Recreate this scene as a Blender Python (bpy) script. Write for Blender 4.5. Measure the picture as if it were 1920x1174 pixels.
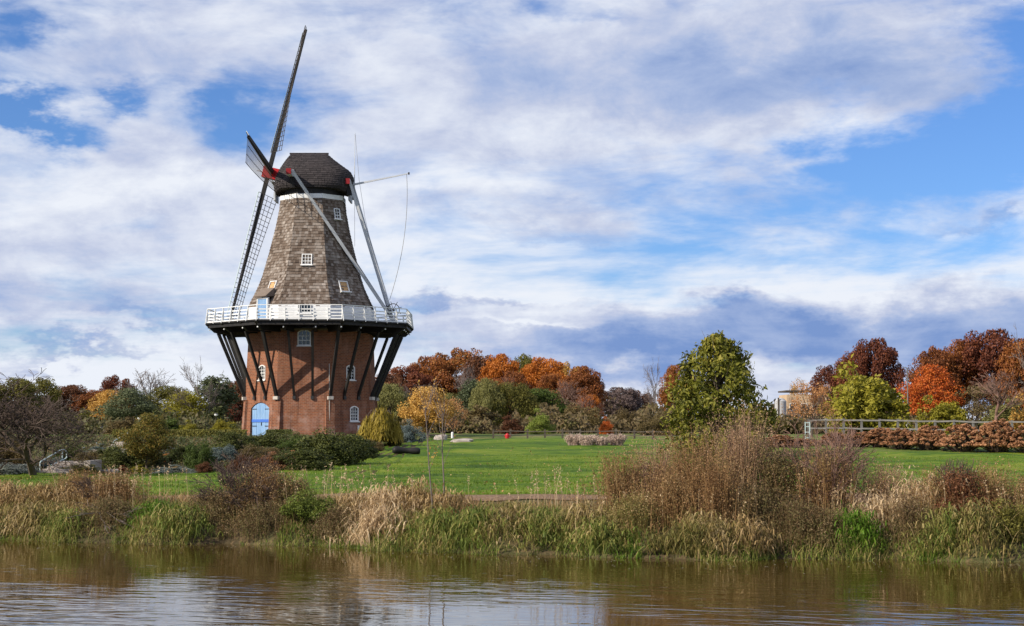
import bpy, bmesh, math, random
import numpy as np
from mathutils import Vector, Matrix

for o in list(bpy.data.objects):
    bpy.data.objects.remove(o)
SC = bpy.context.scene
COL = SC.collection
R = math.radians
FPX, UC, VC, CAMZ = 3000.0, 960.0, 587.0, 3.0       # lens in photograph pixels, eye height over the water
TILT = math.atan(213.0 / FPX)

# ------------------------------------------------------------------ camera
cam = bpy.data.cameras.new('camera')
cam.sensor_width = 36.0
cam.lens = FPX / 1920.0 * 36.0
cam.clip_start, cam.clip_end = 0.5, 9000.0
camo = bpy.data.objects.new('camera', cam)
camo.location = (0, 0, CAMZ)
camo.rotation_euler = (math.pi / 2 + TILT, 0, 0)
COL.objects.link(camo)
SC.camera = camo

# ------------------------------------------------------------------ exposure
SC.view_settings.view_transform = 'Standard'
SC.view_settings.look = 'None'
SC.view_settings.exposure = 0.30
SC.view_settings.gamma = 1.0
SC.view_settings.use_curve_mapping = False
SC.cycles.max_bounces = 6
SC.cycles.diffuse_bounces = 3
SC.cycles.glossy_bounces = 3
SC.cycles.transmission_bounces = 3
SC.cycles.use_denoising = True

# ------------------------------------------------------------------ sun and sky
SUN_EL, SUN_AZ = R(31), R(239)                       # azimuth from +Y, clockwise: the sun stands behind the camera, to the left
sd = Vector((math.sin(SUN_AZ) * math.cos(SUN_EL), math.cos(SUN_AZ) * math.cos(SUN_EL), math.sin(SUN_EL)))
sun = bpy.data.lights.new('sun', 'SUN')
sun.energy = 5.0
sun.angle = R(0.6)
sun.color = (1.0, 0.90, 0.75)
suno = bpy.data.objects.new('sun', sun)
suno.rotation_euler = sd.to_track_quat('Z', 'Y').to_euler()
suno.location = (-60, -40, 60)
COL.objects.link(suno)

world = bpy.data.worlds.new('World')
SC.world = world
world.use_nodes = True
WT = world.node_tree
WT.nodes.clear()


class NT:
    """short-hand for wiring shader nodes"""
    def __init__(s, tree):
        s.t = tree

    def n(s, kind, **kw):
        nd = s.t.nodes.new(kind)
        for k, v in kw.items():
            setattr(nd, k, v)
        return nd

    def l(s, a, b):
        s.t.links.new(a, b)

    def put(s, sock, v):
        if isinstance(v, bpy.types.NodeSocket):
            s.l(v, sock)
        else:
            sock.default_value = v

    def m(s, op, a, b=None, c=None, clamp=False):
        nd = s.n('ShaderNodeMath', operation=op, use_clamp=clamp)
        for i, v in enumerate((a, b, c)):
            if v is not None:
                s.put(nd.inputs[i], v)
        return nd.outputs[0]

    def v(s, op, a, b=None, out=0):
        nd = s.n('ShaderNodeVectorMath', operation=op)
        s.put(nd.inputs[0], a)
        if b is not None:
            s.put(nd.inputs[1], b)
        return nd.outputs[out]

    def mix(s, f, a, b, blend='MIX'):
        nd = s.n('ShaderNodeMix', data_type='RGBA', blend_type=blend)
        s.put(nd.inputs[0], f)
        s.put(nd.inputs[6], a)
        s.put(nd.inputs[7], b)
        return nd.outputs[2]

    def noise(s, vec, scale, detail=4, rough=0.55, dist=0.0, col=False):
        nd = s.n('ShaderNodeTexNoise')
        if vec is not None:
            s.l(vec, nd.inputs['Vector'])
        nd.inputs['Scale'].default_value = scale
        nd.inputs['Detail'].default_value = detail
        nd.inputs['Roughness'].default_value = rough
        nd.inputs['Distortion'].default_value = dist
        return nd.outputs[1 if col else 0]

    def step(s, x, lo, hi):
        nd = s.n('ShaderNodeMapRange', interpolation_type='SMOOTHSTEP')
        s.put(nd.inputs[0], x)
        nd.inputs[1].default_value = lo
        nd.inputs[2].default_value = hi
        return nd.outputs[0]

    def ramp(s, fac, stops):
        nd = s.n('ShaderNodeValToRGB')
        el = nd.color_ramp.elements
        while len(el) < len(stops):
            el.new(0.5)
        for e, (p, c) in zip(el, stops):
            e.position = p
            e.color = (*c, 1)
        s.put(nd.inputs[0], fac)
        return nd.outputs[0]


w = NT(WT)
wout = w.n('ShaderNodeOutputWorld')
bg = w.n('ShaderNodeBackground')
bg.inputs[1].default_value = 0.08
w.l(bg.outputs[0], wout.inputs[0])
sky = w.n('ShaderNodeTexSky')
sky.sky_type = 'NISHITA'
sky.sun_disc = False
sky.sun_elevation = SUN_EL
sky.sun_rotation = SUN_AZ
sky.altitude = 200
sky.air_density = 1.0
sky.dust_density = 0.3
sky.ozone_density = 3.0
tc = w.n('ShaderNodeTexCoord')
dirv = w.v('NORMALIZE', tc.outputs['Generated'])
sp = w.n('ShaderNodeSeparateXYZ')
w.l(dirv, sp.inputs[0])
dx, dy, dz = sp.outputs
dzp = w.m('ADD', w.m('MAXIMUM', dz, 0.0), 0.085)
cmb = w.n('ShaderNodeCombineXYZ')
w.l(w.m('DIVIDE', dx, dzp), cmb.inputs[0])
w.l(w.m('DIVIDE', dy, dzp), cmb.inputs[1])
cmb.inputs[2].default_value = 3.7
plane = cmb.outputs[0]                                # where the view ray meets a flat cloud deck
az = w.m('ARCTAN2', dx, dy)
el = w.m('ARCSINE', dz)
cu = w.n('ShaderNodeCombineXYZ')
w.l(w.m('MULTIPLY', az, 3.0), cu.inputs[0])           # thousands of photo pixels: azimuth and elevation of the cloud masses
w.l(w.m('MULTIPLY', el, 3.0), cu.inputs[1])
warp = w.noise(w.v('MULTIPLY', cu.outputs[0], (3.0, 6.0, 1.0)), 1.0, 6, 0.62, 0, col=True)
warp = w.v('MULTIPLY', w.v('SUBTRACT', warp, (0.5, 0.5, 0.5)), (0.60, 0.30, 0.0))
UV = w.v('ADD', cu.outputs[0], warp)


def masses(lst, acc):
    for (u, v, su, sv, amp) in lst:
        d = w.v('SUBTRACT', UV, ((u - 960) / 1000, (800 - v) / 1000, 0))
        d = w.v('MULTIPLY', d, (1000 / su, 1000 / sv, 0))
        q = w.v('DOT_PRODUCT', d, d, out=1)
        acc = w.m('MULTIPLY_ADD', w.m('POWER', 0.3679, q), amp, acc)
    return acc


n1 = w.noise(plane, 0.66, 8, 0.63, 0.25)
nst = w.noise(w.v('MULTIPLY', cu.outputs[0], (2.6, 7.5, 1.0)), 1.0, 5, 0.6, 0.5)   # stretched streaks
cover = w.m('ADD', w.m('MULTIPLY_ADD', n1, 0.95, -0.375), w.m('MULTIPLY', nst, 0.75))
cover = w.m('ADD', cover, w.m('MULTIPLY', w.m('POWER', 0.3679, w.m('MULTIPLY', w.m('MAXIMUM', el, 0.0), 24.0)), 0.30))   # layers pile up towards the horizon
cover = masses([
    (490, 190, 78, 72, -0.22), (20, 245, 140, 30, -0.50), (600, 120, 110, 40, -0.12), (10, 75, 70, 45, -0.22),
    (1830, 240, 210, 100, -0.42), (1690, 350, 270, 75, -0.24), (1850, 60, 120, 60, -0.10), (1915, 110, 110, 80, -0.24), (230, 205, 60, 18, -0.20),
    (1180, 15, 160, 20, -0.16), (1420, 470, 300, 36, -0.10),
    (300, 130, 210, 100, 0.14), (1250, 120, 480, 140, 0.34), (150, 380, 300, 120, 0.10), (800, 330, 420, 90, 0.14),
    (1450, 640, 600, 60, 0.20)], cover)
dens = w.step(cover, 0.25, 0.62)
shade0 = w.noise(w.v('ADD', plane, (0.35, 0.55, 5.0)), 0.9, 6, 0.60, 0.3)
shade1 = w.noise(w.v('MULTIPLY', cu.outputs[0], (5.0, 8.5, 1.0)), 1.0, 6, 0.62, 0.3)
shade = w.m('ADD', w.m('MULTIPLY_ADD', shade0, 0.62, -0.15), w.m('MULTIPLY', shade1, 0.75))
shade = masses([
    (1530, 140, 420, 95, -0.36), (1150, 190, 330, 90, -0.17), (300, 130, 220, 110, -0.17), (1000, 445, 190, 22, -0.26),
    (1130, 395, 170, 34, -0.16), (1830, 452, 75, 15, -0.40), (800, 570, 80, 14, -0.36), (940, 556, 110, 11, -0.30),
    (1500, 615, 460, 48, -0.42), (1180, 668, 440, 34, -0.38), (1330, 578, 60, 26, -0.34), (1800, 690, 300, 60, -0.32),
    (180, 470, 250, 60, -0.16), (120, 590, 290, 30, -0.20), (130, 657, 170, 10, -0.34), (300, 613, 120, 13, -0.26),
    (820, 385, 90, 40, -0.10), (1250, 520, 420, 60, 0.30), (1750, 500, 260, 45, 0.30), (850, 470, 220, 60, 0.14),
    (350, 330, 320, 50, 0.16), (880, 320, 260, 50, 0.10), (420, 720, 700, 60, 0.16), (1020, 618, 150, 10, 0.20)], shade)
ccol = w.ramp(shade, [(0.0, (2.0, 3.2, 6.3)), (0.24, (4.0, 5.0, 7.5)), (0.38, (5.6, 6.2, 8.0)), (0.50, (7.1, 7.6, 8.9)), (0.64, (8.6, 9.0, 9.8))])
# the clear sky: the physical sky, deepened as a polarised November sky is
skyc = w.mix(1.0, sky.outputs[0], (0.66, 0.92, 1.36, 1), 'MULTIPLY')
final = w.mix(dens, skyc, ccol)
w.l(final, bg.inputs[0])
world.cycles.sampling_method = 'MANUAL'
world.cycles.sample_map_resolution = 512


# ------------------------------------------------------------------ pixel <-> place
def P(u, v, Y):
    """the point at distance Y in front of the eye that the photograph shows at (u, v)"""
    Z = Y * math.tan(TILT + math.atan((VC - v) / FPX))
    c = Y * math.cos(TILT) + Z * math.sin(TILT)
    return Vector(((u - UC) / FPX * c, Y, Z + CAMZ))


def sstep(x, a, b):
    t = np.clip((np.asarray(x, dtype=float) - a) / (b - a), 0, 1)
    return t * t * (3 - 2 * t)


SHX = [-300, -60, -30, -14, -9, -4, 0, 5, 12, 30, 60, 300]
SHY = [62, 50, 45.5, 42.6, 41.6, 40.2, 37.6, 36.6, 36.0, 35.4, 35, 34]
MILL = (-17.9, 143.0)
MILLZ = 2.1


def shore(x):
    x = np.asarray(x, dtype=float)
    return np.interp(x, SHX, SHY) + 0.32 * np.sin(x * 0.9 + 1.0) + 0.2 * np.sin(x * 2.3) + 0.1 * np.sin(x * 5.1 + 2)


def H(x, y):
    """height of the land over the water"""
    x = np.asarray(x, dtype=float)
    y = np.asarray(y, dtype=float)
    s = y - shore(x)
    prof = np.interp(y, [40, 52, 66, 78, 92, 104, 112, 122, 135, 180, 300, 420, 700], [0.86, 0.90, 0.98, 1.22, 1.70, 2.04, 2.10, 2.04, 2.1, 2.15, 2.5, 4.0, 6.0])
    garden = 0.42 * sstep(y, 71.5, 82) * (1 - sstep(y, 86, 106)) * (1 - sstep(x, -14, -6))
    prof = prof + garden
    lump = 0.07 * np.sin(x * 0.31 + 0.7) * np.cos(y * 0.23) + 0.05 * np.sin(x * 0.43 + y * 0.71) + 0.022 * np.sin(x * 1.3 - y * 0.9 + 1.0)
    prof = prof + lump * sstep(s, 4, 10)
    bank = -0.25 + (prof + 0.25) * (1 - (1 - np.clip((s + 0.35) / 3.6, 0, 1)) ** 3.2)
    far = np.where(s < -0.35, np.maximum(-1.3, -0.25 + (s + 0.35) * 0.4), bank)
    near = 1.25 - 2.6 * sstep(y, 3.0, 9.5)
    return np.where(y < 16, np.maximum(near, -1.3), far)


def h(x, y):
    return float(H(x, y))


def hit(u, v):
    """where the photograph's pixel meets the land"""
    Y = 37.0
    while Y < 600:
        p = P(u, v, Y)
        if p.z <= h(p.x, p.y):
            return p
        Y *= 1.004
    return P(u, v, 600)


# ------------------------------------------------------------------ materials
def newmat(name):
    m = bpy.data.materials.new(name)
    m.use_nodes = True
    m.node_tree.nodes.clear()
    t = NT(m.node_tree)
    out = t.n('ShaderNodeOutputMaterial')
    return m, t, out


def principled(t, out, col, rough=0.7, spec=0.3, metal=0.0, normal=None):
    b = t.n('ShaderNodeBsdfPrincipled')
    t.put(b.inputs['Base Color'], col if isinstance(col, bpy.types.NodeSocket) else (*col, 1))
    t.put(b.inputs['Roughness'], rough)
    b.inputs['Specular IOR Level'].default_value = spec
    b.inputs['Metallic'].default_value = metal
    if normal is not None:
        t.l(normal, b.inputs['Normal'])
    t.l(b.outputs[0], out.inputs[0])
    return b


def bump(t, height, strength=0.4, dist=0.02):
    b = t.n('ShaderNodeBump')
    b.inputs['Strength'].default_value = strength
    b.inputs['Distance'].default_value = dist
    t.l(height, b.inputs['Height'])
    return b.outputs[0]


def worn(name, c1, c2, scale=3.0, rough=0.6, spec=0.3, bmp=0.25, stretch=(1, 1, 1)):
    """painted or weathered surface: two tones broken up by noise, fine relief"""
    m, t, out = newmat(name)
    co = t.n('ShaderNodeTexCoord').outputs['Object']
    vec = t.v('MULTIPLY', co, stretch)
    a = t.noise(vec, scale, 6, 0.65)
    b = t.noise(vec, scale * 9, 3, 0.6)
    f = t.m('ADD', t.m('MULTIPLY', t.step(a, 0.35, 0.68), 0.75), t.m('MULTIPLY', b, 0.25))
    principled(t, out, t.mix(f, (*c1, 1), (*c2, 1)), rough, spec, 0, bump(t, b, bmp, 0.01))
    return m


def leafy(name, cols, trans=0.28, patch=0.45, pscale=0.35, rough=0.6):
    """foliage: each leaf card draws its own tone, larger patches drift between them"""
    m, t, out = newmat(name)
    geo = t.n('ShaderNodeNewGeometry')
    co = t.n('ShaderNodeTexCoord').outputs['Object']
    oi = t.n('ShaderNodeObjectInfo')
    n = t.noise(t.v('ADD', co, oi.outputs['Location']), pscale, 3, 0.5)
    f = t.m('ADD', t.m('MULTIPLY', geo.outputs['Random Per Island'], 1 - patch), t.m('MULTIPLY', t.step(n, 0.3, 0.7), patch))
    st = [(i / (len(cols) - 1) * 0.9 + 0.05, c) for i, c in enumerate(cols)]
    col = t.ramp(f, st)
    d = t.n('ShaderNodeBsdfPrincipled')
    t.l(col, d.inputs['Base Color'])
    d.inputs['Roughness'].default_value = rough
    d.inputs['Specular IOR Level'].default_value = 0.25
    tr = t.n('ShaderNodeBsdfTranslucent')
    t.l(col, tr.inputs[0])
    mx = t.n('ShaderNodeMixShader')
    mx.inputs[0].default_value = trans
    t.l(d.outputs[0], mx.inputs[1])
    t.l(tr.outputs[0], mx.inputs[2])
    t.l(mx.outputs[0], out.inputs[0])
    return m


# ------------------------------------------------------------------ mesh helpers
class MB:
    """collects boxes, beams, tubes and strips; build() links them as one mesh object"""
    def __init__(s):
        s.v, s.f = [], []

    def add(s, vs, fs):
        b = len(s.v)
        s.v.extend([tuple(x) for x in vs])
        s.f.extend([tuple(i + b for i in f) for f in fs])
        return s

    def box(s, c, size, ax=None):
        c = Vector(c)
        X, Y, Z = ax if ax else (Vector((1, 0, 0)), Vector((0, 1, 0)), Vector((0, 0, 1)))
        a, b, d = X * size[0] / 2, Y * size[1] / 2, Z * size[2] / 2
        vs = [c + i * a + j * b + k * d for k in (-1, 1) for j in (-1, 1) for i in (-1, 1)]
        return s.add(vs, [(0, 2, 3, 1), (4, 5, 7, 6), (0, 1, 5, 4), (2, 6, 7, 3), (0, 4, 6, 2), (1, 3, 7, 5)])

    def beam(s, p0, p1, w0, h0, up=(0, 0, 1), w1=None, h1=None):
        p0, p1 = Vector(p0), Vector(p1)
        d = (p1 - p0).normalized()
        side = d.cross(Vector(up))
        if side.length < 1e-4:
            side = d.cross(Vector((0, 1, 0)))
        side.normalize()
        u = side.cross(d)
        w1, h1 = w1 or w0, h1 or h0
        vs = []
        for p, a, b in ((p0, w0, h0), (p1, w1, h1)):
            vs += [p - side * a / 2 - u * b / 2, p + side * a / 2 - u * b / 2, p + side * a / 2 + u * b / 2, p - side * a / 2 + u * b / 2]
        return s.add(vs, [(3, 2, 1, 0), (4, 5, 6, 7), (0, 1, 5, 4), (1, 2, 6, 5), (2, 3, 7, 6), (3, 0, 4, 7)])

    def tube(s, pts, radii, n=6, cap=True):
        pts = [Vector(p) for p in pts]
        if not hasattr(radii, '__len__'):
            radii = [radii] * len(pts)
        b = len(s.v)
        ref = None
        for i, p in enumerate(pts):
            d = (pts[min(i + 1, len(pts) - 1)] - pts[max(i - 1, 0)])
            d = d.normalized() if d.length > 1e-9 else Vector((0, 0, 1))
            if ref is None:
                ref = d.cross(Vector((0, 0, 1)))
                if ref.length < 0.05:
                    ref = d.cross(Vector((1, 0, 0)))
            ref = ref - d * ref.dot(d)
            if ref.length < 1e-6:
                ref = d.orthogonal()
            ref.normalize()
            o2 = d.cross(ref)
            for k in range(n):
                a = 2 * math.pi * k / n
                s.v.append(tuple(p + (ref * math.cos(a) + o2 * math.sin(a)) * radii[i]))
        for i in range(len(pts) - 1):
            for k in range(n):
                k2 = (k + 1) % n
                s.f.append((b + i * n + k, b + i * n + k2, b + (i + 1) * n + k2, b + (i + 1) * n + k))
        if cap:
            s.f.append(tuple(b + k for k in range(n))[::-1])
            e = b + (len(pts) - 1) * n
            s.f.append(tuple(e + k for k in range(n)))
        return s

    def prism(s, loop, vec):
        """closed polygon swept along vec"""
        n = len(loop)
        vs = [Vector(p) for p in loop] + [Vector(p) + Vector(vec) for p in loop]
        fs = [tuple(range(n))[::-1], tuple(range(n, 2 * n))]
        fs += [(i, (i + 1) % n, n + (i + 1) % n, n + i) for i in range(n)]
        return s.add(vs, fs)

    def mesh(s, name):
        me = bpy.data.meshes.new(name)
        me.from_pydata(s.v, [], s.f)
        me.update()
        return me

    def build(s, name, mat, parent=None, loc=None, smooth=False):
        return link(name, s.mesh(name), mat, parent, loc, smooth)


def link(name, me, mat, parent=None, loc=None, smooth=False):
    o = bpy.data.objects.new(name, me)
    if mat is not None:
        if len(me.materials) == 0:
            me.materials.append(mat)
        elif me.materials[0] is not mat:
            o.material_slots[0].link = 'OBJECT'
            o.material_slots[0].material = mat
    if smooth:
        me.polygons.foreach_set('use_smooth', [True] * len(me.polygons))
    COL.objects.link(o)
    o.parent = parent
    if loc is not None:
        o.location = loc
    return o


def npmesh(name, V, faces):
    """mesh from numpy arrays; faces: a list of (M, k) index arrays"""
    me = bpy.data.meshes.new(name)
    V = np.ascontiguousarray(V, dtype=np.float32)
    me.vertices.add(len(V))
    me.vertices.foreach_set('co', V.ravel())
    loops = np.concatenate([np.asarray(f, dtype=np.int32).ravel() for f in faces])
    sizes = np.concatenate([np.full(len(f), np.asarray(f).shape[1], dtype=np.int32) for f in faces])
    starts = np.concatenate([[0], np.cumsum(sizes)[:-1]]).astype(np.int32)
    me.loops.add(len(loops))
    me.loops.foreach_set('vertex_index', loops)
    me.polygons.add(len(sizes))
    me.polygons.foreach_set('loop_start', starts)
    me.update(calc_edges=True)
    return me


def empty(name, loc, label=None, cat=None, group=None, rz=0.0):
    o = bpy.data.objects.new(name, None)
    COL.objects.link(o)
    o.location = loc
    o.rotation_euler = (0, 0, rz)
    o.empty_display_size = 0.3
    return tag(o, label, cat, group)


def tag(o, label=None, cat=None, group=None, kind=None):
    if label:
        o['label'] = label
    if cat:
        o['category'] = cat
    if group:
        o['group'] = group
    if kind:
        o['kind'] = kind
    return o


def structure(o):
    return tag(o, kind='structure')
# ================================================================== the setting
# ---- materials of the ground
def m_soil():
    m, t, out = newmat('soil_and_litter')
    co = t.n('ShaderNodeTexCoord').outputs['Object']
    a = t.noise(co, 0.35, 6, 0.6)
    b = t.noise(co, 6.0, 5, 0.7)
    c1 = t.mix(t.step(a, 0.35, 0.65), (0.060, 0.045, 0.026, 1), (0.085, 0.085, 0.032, 1))
    c2 = t.mix(t.step(b, 0.45, 0.75), c1, (0.17, 0.115, 0.062, 1))
    principled(t, out, c2, 0.95, 0.1, 0, bump(t, b, 0.8, 0.08))
    return m


def m_lawn():
    m, t, out = newmat('mown_lawn')
    co = t.n('ShaderNodeTexCoord').outputs['Object']
    sx = t.v('MULTIPLY', co, (0.16, 0.30, 0.3))
    a = t.noise(sx, 1.0, 5, 0.6, 0.6)
    b = t.noise(t.v('MULTIPLY', co, (1.0, 2.6, 1.0)), 1.4, 5, 0.65)
    c = t.noise(co, 17.0, 4, 0.7)
    g = t.ramp(t.m('ADD', t.m('MULTIPLY', a, 0.62), t.m('MULTIPLY', b, 0.38)),
               [(0.39, (0.028, 0.070, 0.004)), (0.46, (0.072, 0.142, 0.008)), (0.53, (0.145, 0.220, 0.012)), (0.62, (0.26, 0.275, 0.036))])
    g = t.mix(t.m('MULTIPLY', c, 0.55), g, (0.040, 0.070, 0.006, 1))
    dry = t.step(t.noise(t.v('ADD', co, (40, 11, 0)), 0.16, 5, 0.6), 0.60, 0.74)
    g = t.mix(t.m('MULTIPLY', dry, 0.4), g, (0.23, 0.19, 0.060, 1))
    hh = t.m('ADD', t.m('MULTIPLY', c, 0.5), b)
    principled(t, out, g, 0.8, 0.15, 0, bump(t, hh, 0.75, 0.11))
    return m


def m_path():
    m, t, out = newmat('dry_wood_chips')
    co = t.n('ShaderNodeTexCoord').outputs['Object']
    a = t.noise(co, 14.0, 4, 0.7)
    b = t.noise(co, 0.8, 4, 0.6)
    c = t.mix(t.step(a, 0.38, 0.64), (0.13, 0.078, 0.046, 1), (0.34, 0.23, 0.15, 1))
    c = t.mix(t.m('MULTIPLY', t.step(b, 0.5, 0.72), 0.6), c, (0.13, 0.14, 0.05, 1))
    principled(t, out, c, 0.95, 0.1, 0, bump(t, a, 0.9, 0.05))
    return m


def m_water():
    m, t, out = newmat('muddy_canal_water')
    co = t.n('ShaderNodeTexCoord').outputs['Object']
    rot = t.n('ShaderNodeVectorRotate', rotation_type='Z_AXIS')
    rot.inputs['Angle'].default_value = R(13)
    t.l(co, rot.inputs['Vector'])
    big = t.noise(t.v('MULTIPLY', rot.outputs[0], (0.85, 2.9, 1)), 1.0, 1.5, 0.45, 0.8)
    mid = t.noise(t.v('MULTIPLY', rot.outputs[0], (2.2, 5.6, 1)), 1.0, 1, 0.4, 0.6)
    sep = t.n('ShaderNodeSeparateXYZ')
    t.l(co, sep.inputs[0])
    lee = t.m('SUBTRACT', 1.0, t.step(sep.outputs[1], 29.0, 37.5))            # the bank shelters the water below it from the wind
    gust = t.step(t.noise(t.v('MULTIPLY', co, (0.16, 0.22, 1)), 1.0, 2, 0.5), 0.34, 0.62)
    amp = t.m('ADD', t.m('MULTIPLY', t.m('MULTIPLY', gust, 0.75), t.m('ADD', lee, 0.15)), 0.16)
    hh = t.m('ADD', t.m('MULTIPLY', big, 1.0), t.m('MULTIPLY', mid, 0.30))
    mudn = t.noise(co, 0.25, 4, 0.6)
    col = t.mix(mudn, (0.038, 0.024, 0.005, 1), (0.062, 0.039, 0.008, 1))
    nrm = bump(t, t.m('MULTIPLY', hh, amp), 0.6, 0.034)
    b = principled(t, out, col, 0.02, 0.5, 0, nrm)
    b.inputs['IOR'].default_value = 1.40
    return m


M_SOIL, M_LAWN, M_PATH, M_WATER = m_soil(), m_lawn(), m_path(), m_water()


# ---- land: one sheet to the horizon, finer where the eye is
def axis(stops):
    out = []
    for (a, b, d) in stops:
        out += list(np.arange(a, b - 1e-6, d))
    return np.array(out + [stops[-1][1]])


gx = axis([(-3000, -300, 300), (-300, -70, 8), (-70, 70, 0.5), (70, 300, 8), (300, 3000, 300)])
gy = axis([(-600, -40, 80), (-40, 0, 5), (0, 34, 1.0), (34, 58, 0.3), (58, 150, 0.7), (150, 420, 6), (420, 900, 40), (900, 4000, 300)])
GX, GY = np.meshgrid(gx, gy)
GZ = H(GX, GY)
ny, nx = GX.shape
idx = np.arange(ny * nx).reshape(ny, nx)
F = np.stack([idx[:-1, :-1], idx[:-1, 1:], idx[1:, 1:], idx[1:, :-1]], -1).reshape(-1, 4)
ground = structure(link('ground', npmesh('ground', np.stack([GX, GY, GZ], -1).reshape(-1, 3), [F]), M_SOIL, smooth=True))

structure(MB().add([(-700, 3.5, 0), (700, 3.5, 0), (700, 90, 0), (-700, 90, 0)], [(0, 1, 2, 3)]).build('water', M_WATER))


def drape(name, xs, near, far, rows, lift, mat):
    V = []
    for x, a, b in zip(xs, near, far):
        ys = np.linspace(a, b, rows)
        V.append(np.stack([np.full(rows, x), ys, H(np.full(rows, x), ys) + lift], -1))
    V = np.array(V)
    n, r = V.shape[:2]
    i = np.arange(n * r).reshape(n, r)
    F = np.stack([i[:-1, :-1], i[1:, :-1], i[1:, 1:], i[:-1, 1:]], -1).reshape(-1, 4)
    return structure(link(name, npmesh(name, V.reshape(-1, 3), [F]), mat, smooth=True))


# lawn: far edge read along the border of the planted beds
edge = [hit(u, v) for (u, v) in [(-60, 887), (0, 888), (150, 890), (320, 887), (500, 884), (600, 876), (660, 862), (710, 845), (760, 831), (800, 826)]]
ex = [-60] + [p.x for p in edge] + [-6.0, 2.0, 8.0, 12.5, 18, 30, 60]
ey = [edge[0].y] + [p.y for p in edge] + [128, 126, 118, 96, 90, 88, 88]
order = np.argsort(ex)
ex, ey = np.array(ex)[order], np.array(ey)[order]
lx = np.arange(-60, 60.01, 0.4)
lfar = np.interp(lx, ex, ey) + 0.35 * np.sin(lx * 1.7) + 0.2 * np.sin(lx * 3.9 + 1)
lnear = np.maximum(shore(lx) + 6.6, 49.6) + 0.22 * np.sin(lx * 1.1) + 0.14 * np.sin(lx * 3.1)
drape('lawn', lx, lnear, lfar, 110, 0.035, M_LAWN)
drape('path', lx, np.maximum(lnear - 3.7 + 0.3 * np.sin(lx * 2.2), shore(lx) + 2.4), lnear + 0.25, 16, 0.03, M_PATH)
M_CONC = worn('pale_concrete', (0.50, 0.49, 0.47), (0.66, 0.65, 0.62), 0.8, 0.9, 0.2)
px = np.linspace(-10.6, -4.0, 24)
pa = np.interp(px, [-10.6, -8, -4.0], [129.5, 129, 130.5])
drape('paved_path', px, pa, pa + np.interp(px, [-10.6, -7, -4.0], [9, 9, 2.0]), 12, 0.05, M_CONC)


def m_meadow():
    m, t, out = newmat('rough_meadow')
    co = t.n('ShaderNodeTexCoord').outputs['Object']
    a = t.noise(t.v('MULTIPLY', co, (0.12, 0.35, 1)), 1.0, 5, 0.6)
    b = t.noise(co, 3.0, 5, 0.7)
    g = t.ramp(a, [(0.34, (0.070, 0.110, 0.022)), (0.52, (0.115, 0.160, 0.034)), (0.68, (0.20, 0.165, 0.070))])
    g = t.mix(t.m('MULTIPLY', t.step(b, 0.5, 0.8), 0.6), g, (0.19, 0.14, 0.075, 1))
    principled(t, out, g, 0.9, 0.1, 0, bump(t, b, 0.8, 0.10))
    return m


M_MEADOW = m_meadow()
mx_ = np.arange(-10.8, 60.01, 0.8)
mnear = np.interp(mx_, lx, lfar) - 0.3
drape('meadow', mx_, mnear, np.full(len(mx_), 200.0), 60, 0.02, M_MEADOW)
mx_ = np.arange(-60, -26.0, 0.8)
drape('back_meadow', mx_, np.full(len(mx_), 118.0), np.full(len(mx_), 200.0), 60, 0.02, M_MEADOW)
# ================================================================== the windmill
def m_brick():
    m, t, out = newmat('weathered_red_brick')
    uv = t.n('ShaderNodeUVMap').outputs[0]
    co = t.n('ShaderNodeTexCoord').outputs['Object']
    b = t.n('ShaderNodeTexBrick')
    t.l(uv, b.inputs['Vector'])
    b.inputs['Color1'].default_value = (0.262, 0.092, 0.044, 1)
    b.inputs['Color2'].default_value = (0.150, 0.052, 0.028, 1)
    b.inputs['Mortar'].default_value = (0.25, 0.165, 0.115, 1)
    b.inputs['Scale'].default_value = 1.0
    b.inputs['Mortar Size'].default_value = 0.016
    b.inputs['Mortar Smooth'].default_value = 0.2
    b.inputs['Bias'].default_value = 0.0
    b.inputs['Brick Width'].default_value = 0.34
    b.inputs['Row Height'].default_value = 0.135
    a = t.noise(co, 0.55, 6, 0.62)
    st = t.noise(t.v('MULTIPLY', co, (1.6, 1.6, 0.25)), 1.0, 5, 0.6)
    fine = t.noise(co, 5.5, 4, 0.7)
    c = t.mix(t.m('MULTIPLY', t.step(a, 0.46, 0.72), 0.42), b.outputs[0], (0.36, 0.20, 0.15, 1))
    c = t.mix(t.m('MULTIPLY', t.step(st, 0.5, 0.75), 0.45), c, (0.115, 0.046, 0.033, 1))
    c = t.mix(t.m('MULTIPLY', t.step(fine, 0.52, 0.78), 0.35), c, (0.31, 0.135, 0.090, 1))
    c = t.mix(t.m('MULTIPLY', t.step(t.noise(t.v('MULTIPLY', co, (2.6, 2.6, 0.16)), 1.0, 5, 0.7), 0.50, 0.68), 0.58), c, (0.085, 0.040, 0.028, 1))
    # whitish efflorescence that has bled out of the lower courses
    sp = t.n('ShaderNodeSeparateXYZ')
    t.l(co, sp.inputs[0])
    low = t.m('SUBTRACT', 1.0, t.step(sp.outputs[2], 1.0, 3.6))
    c = t.mix(t.m('MULTIPLY', t.m('MULTIPLY', low, t.step(t.noise(co, 1.1, 5, 0.65), 0.46, 0.70)), 0.42), c, (0.42, 0.31, 0.27, 1))
    principled(t, out, c, 0.9, 0.15, 0, bump(t, t.m('ADD', b.outputs[1], fine), 0.35, -0.012))
    return m


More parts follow.
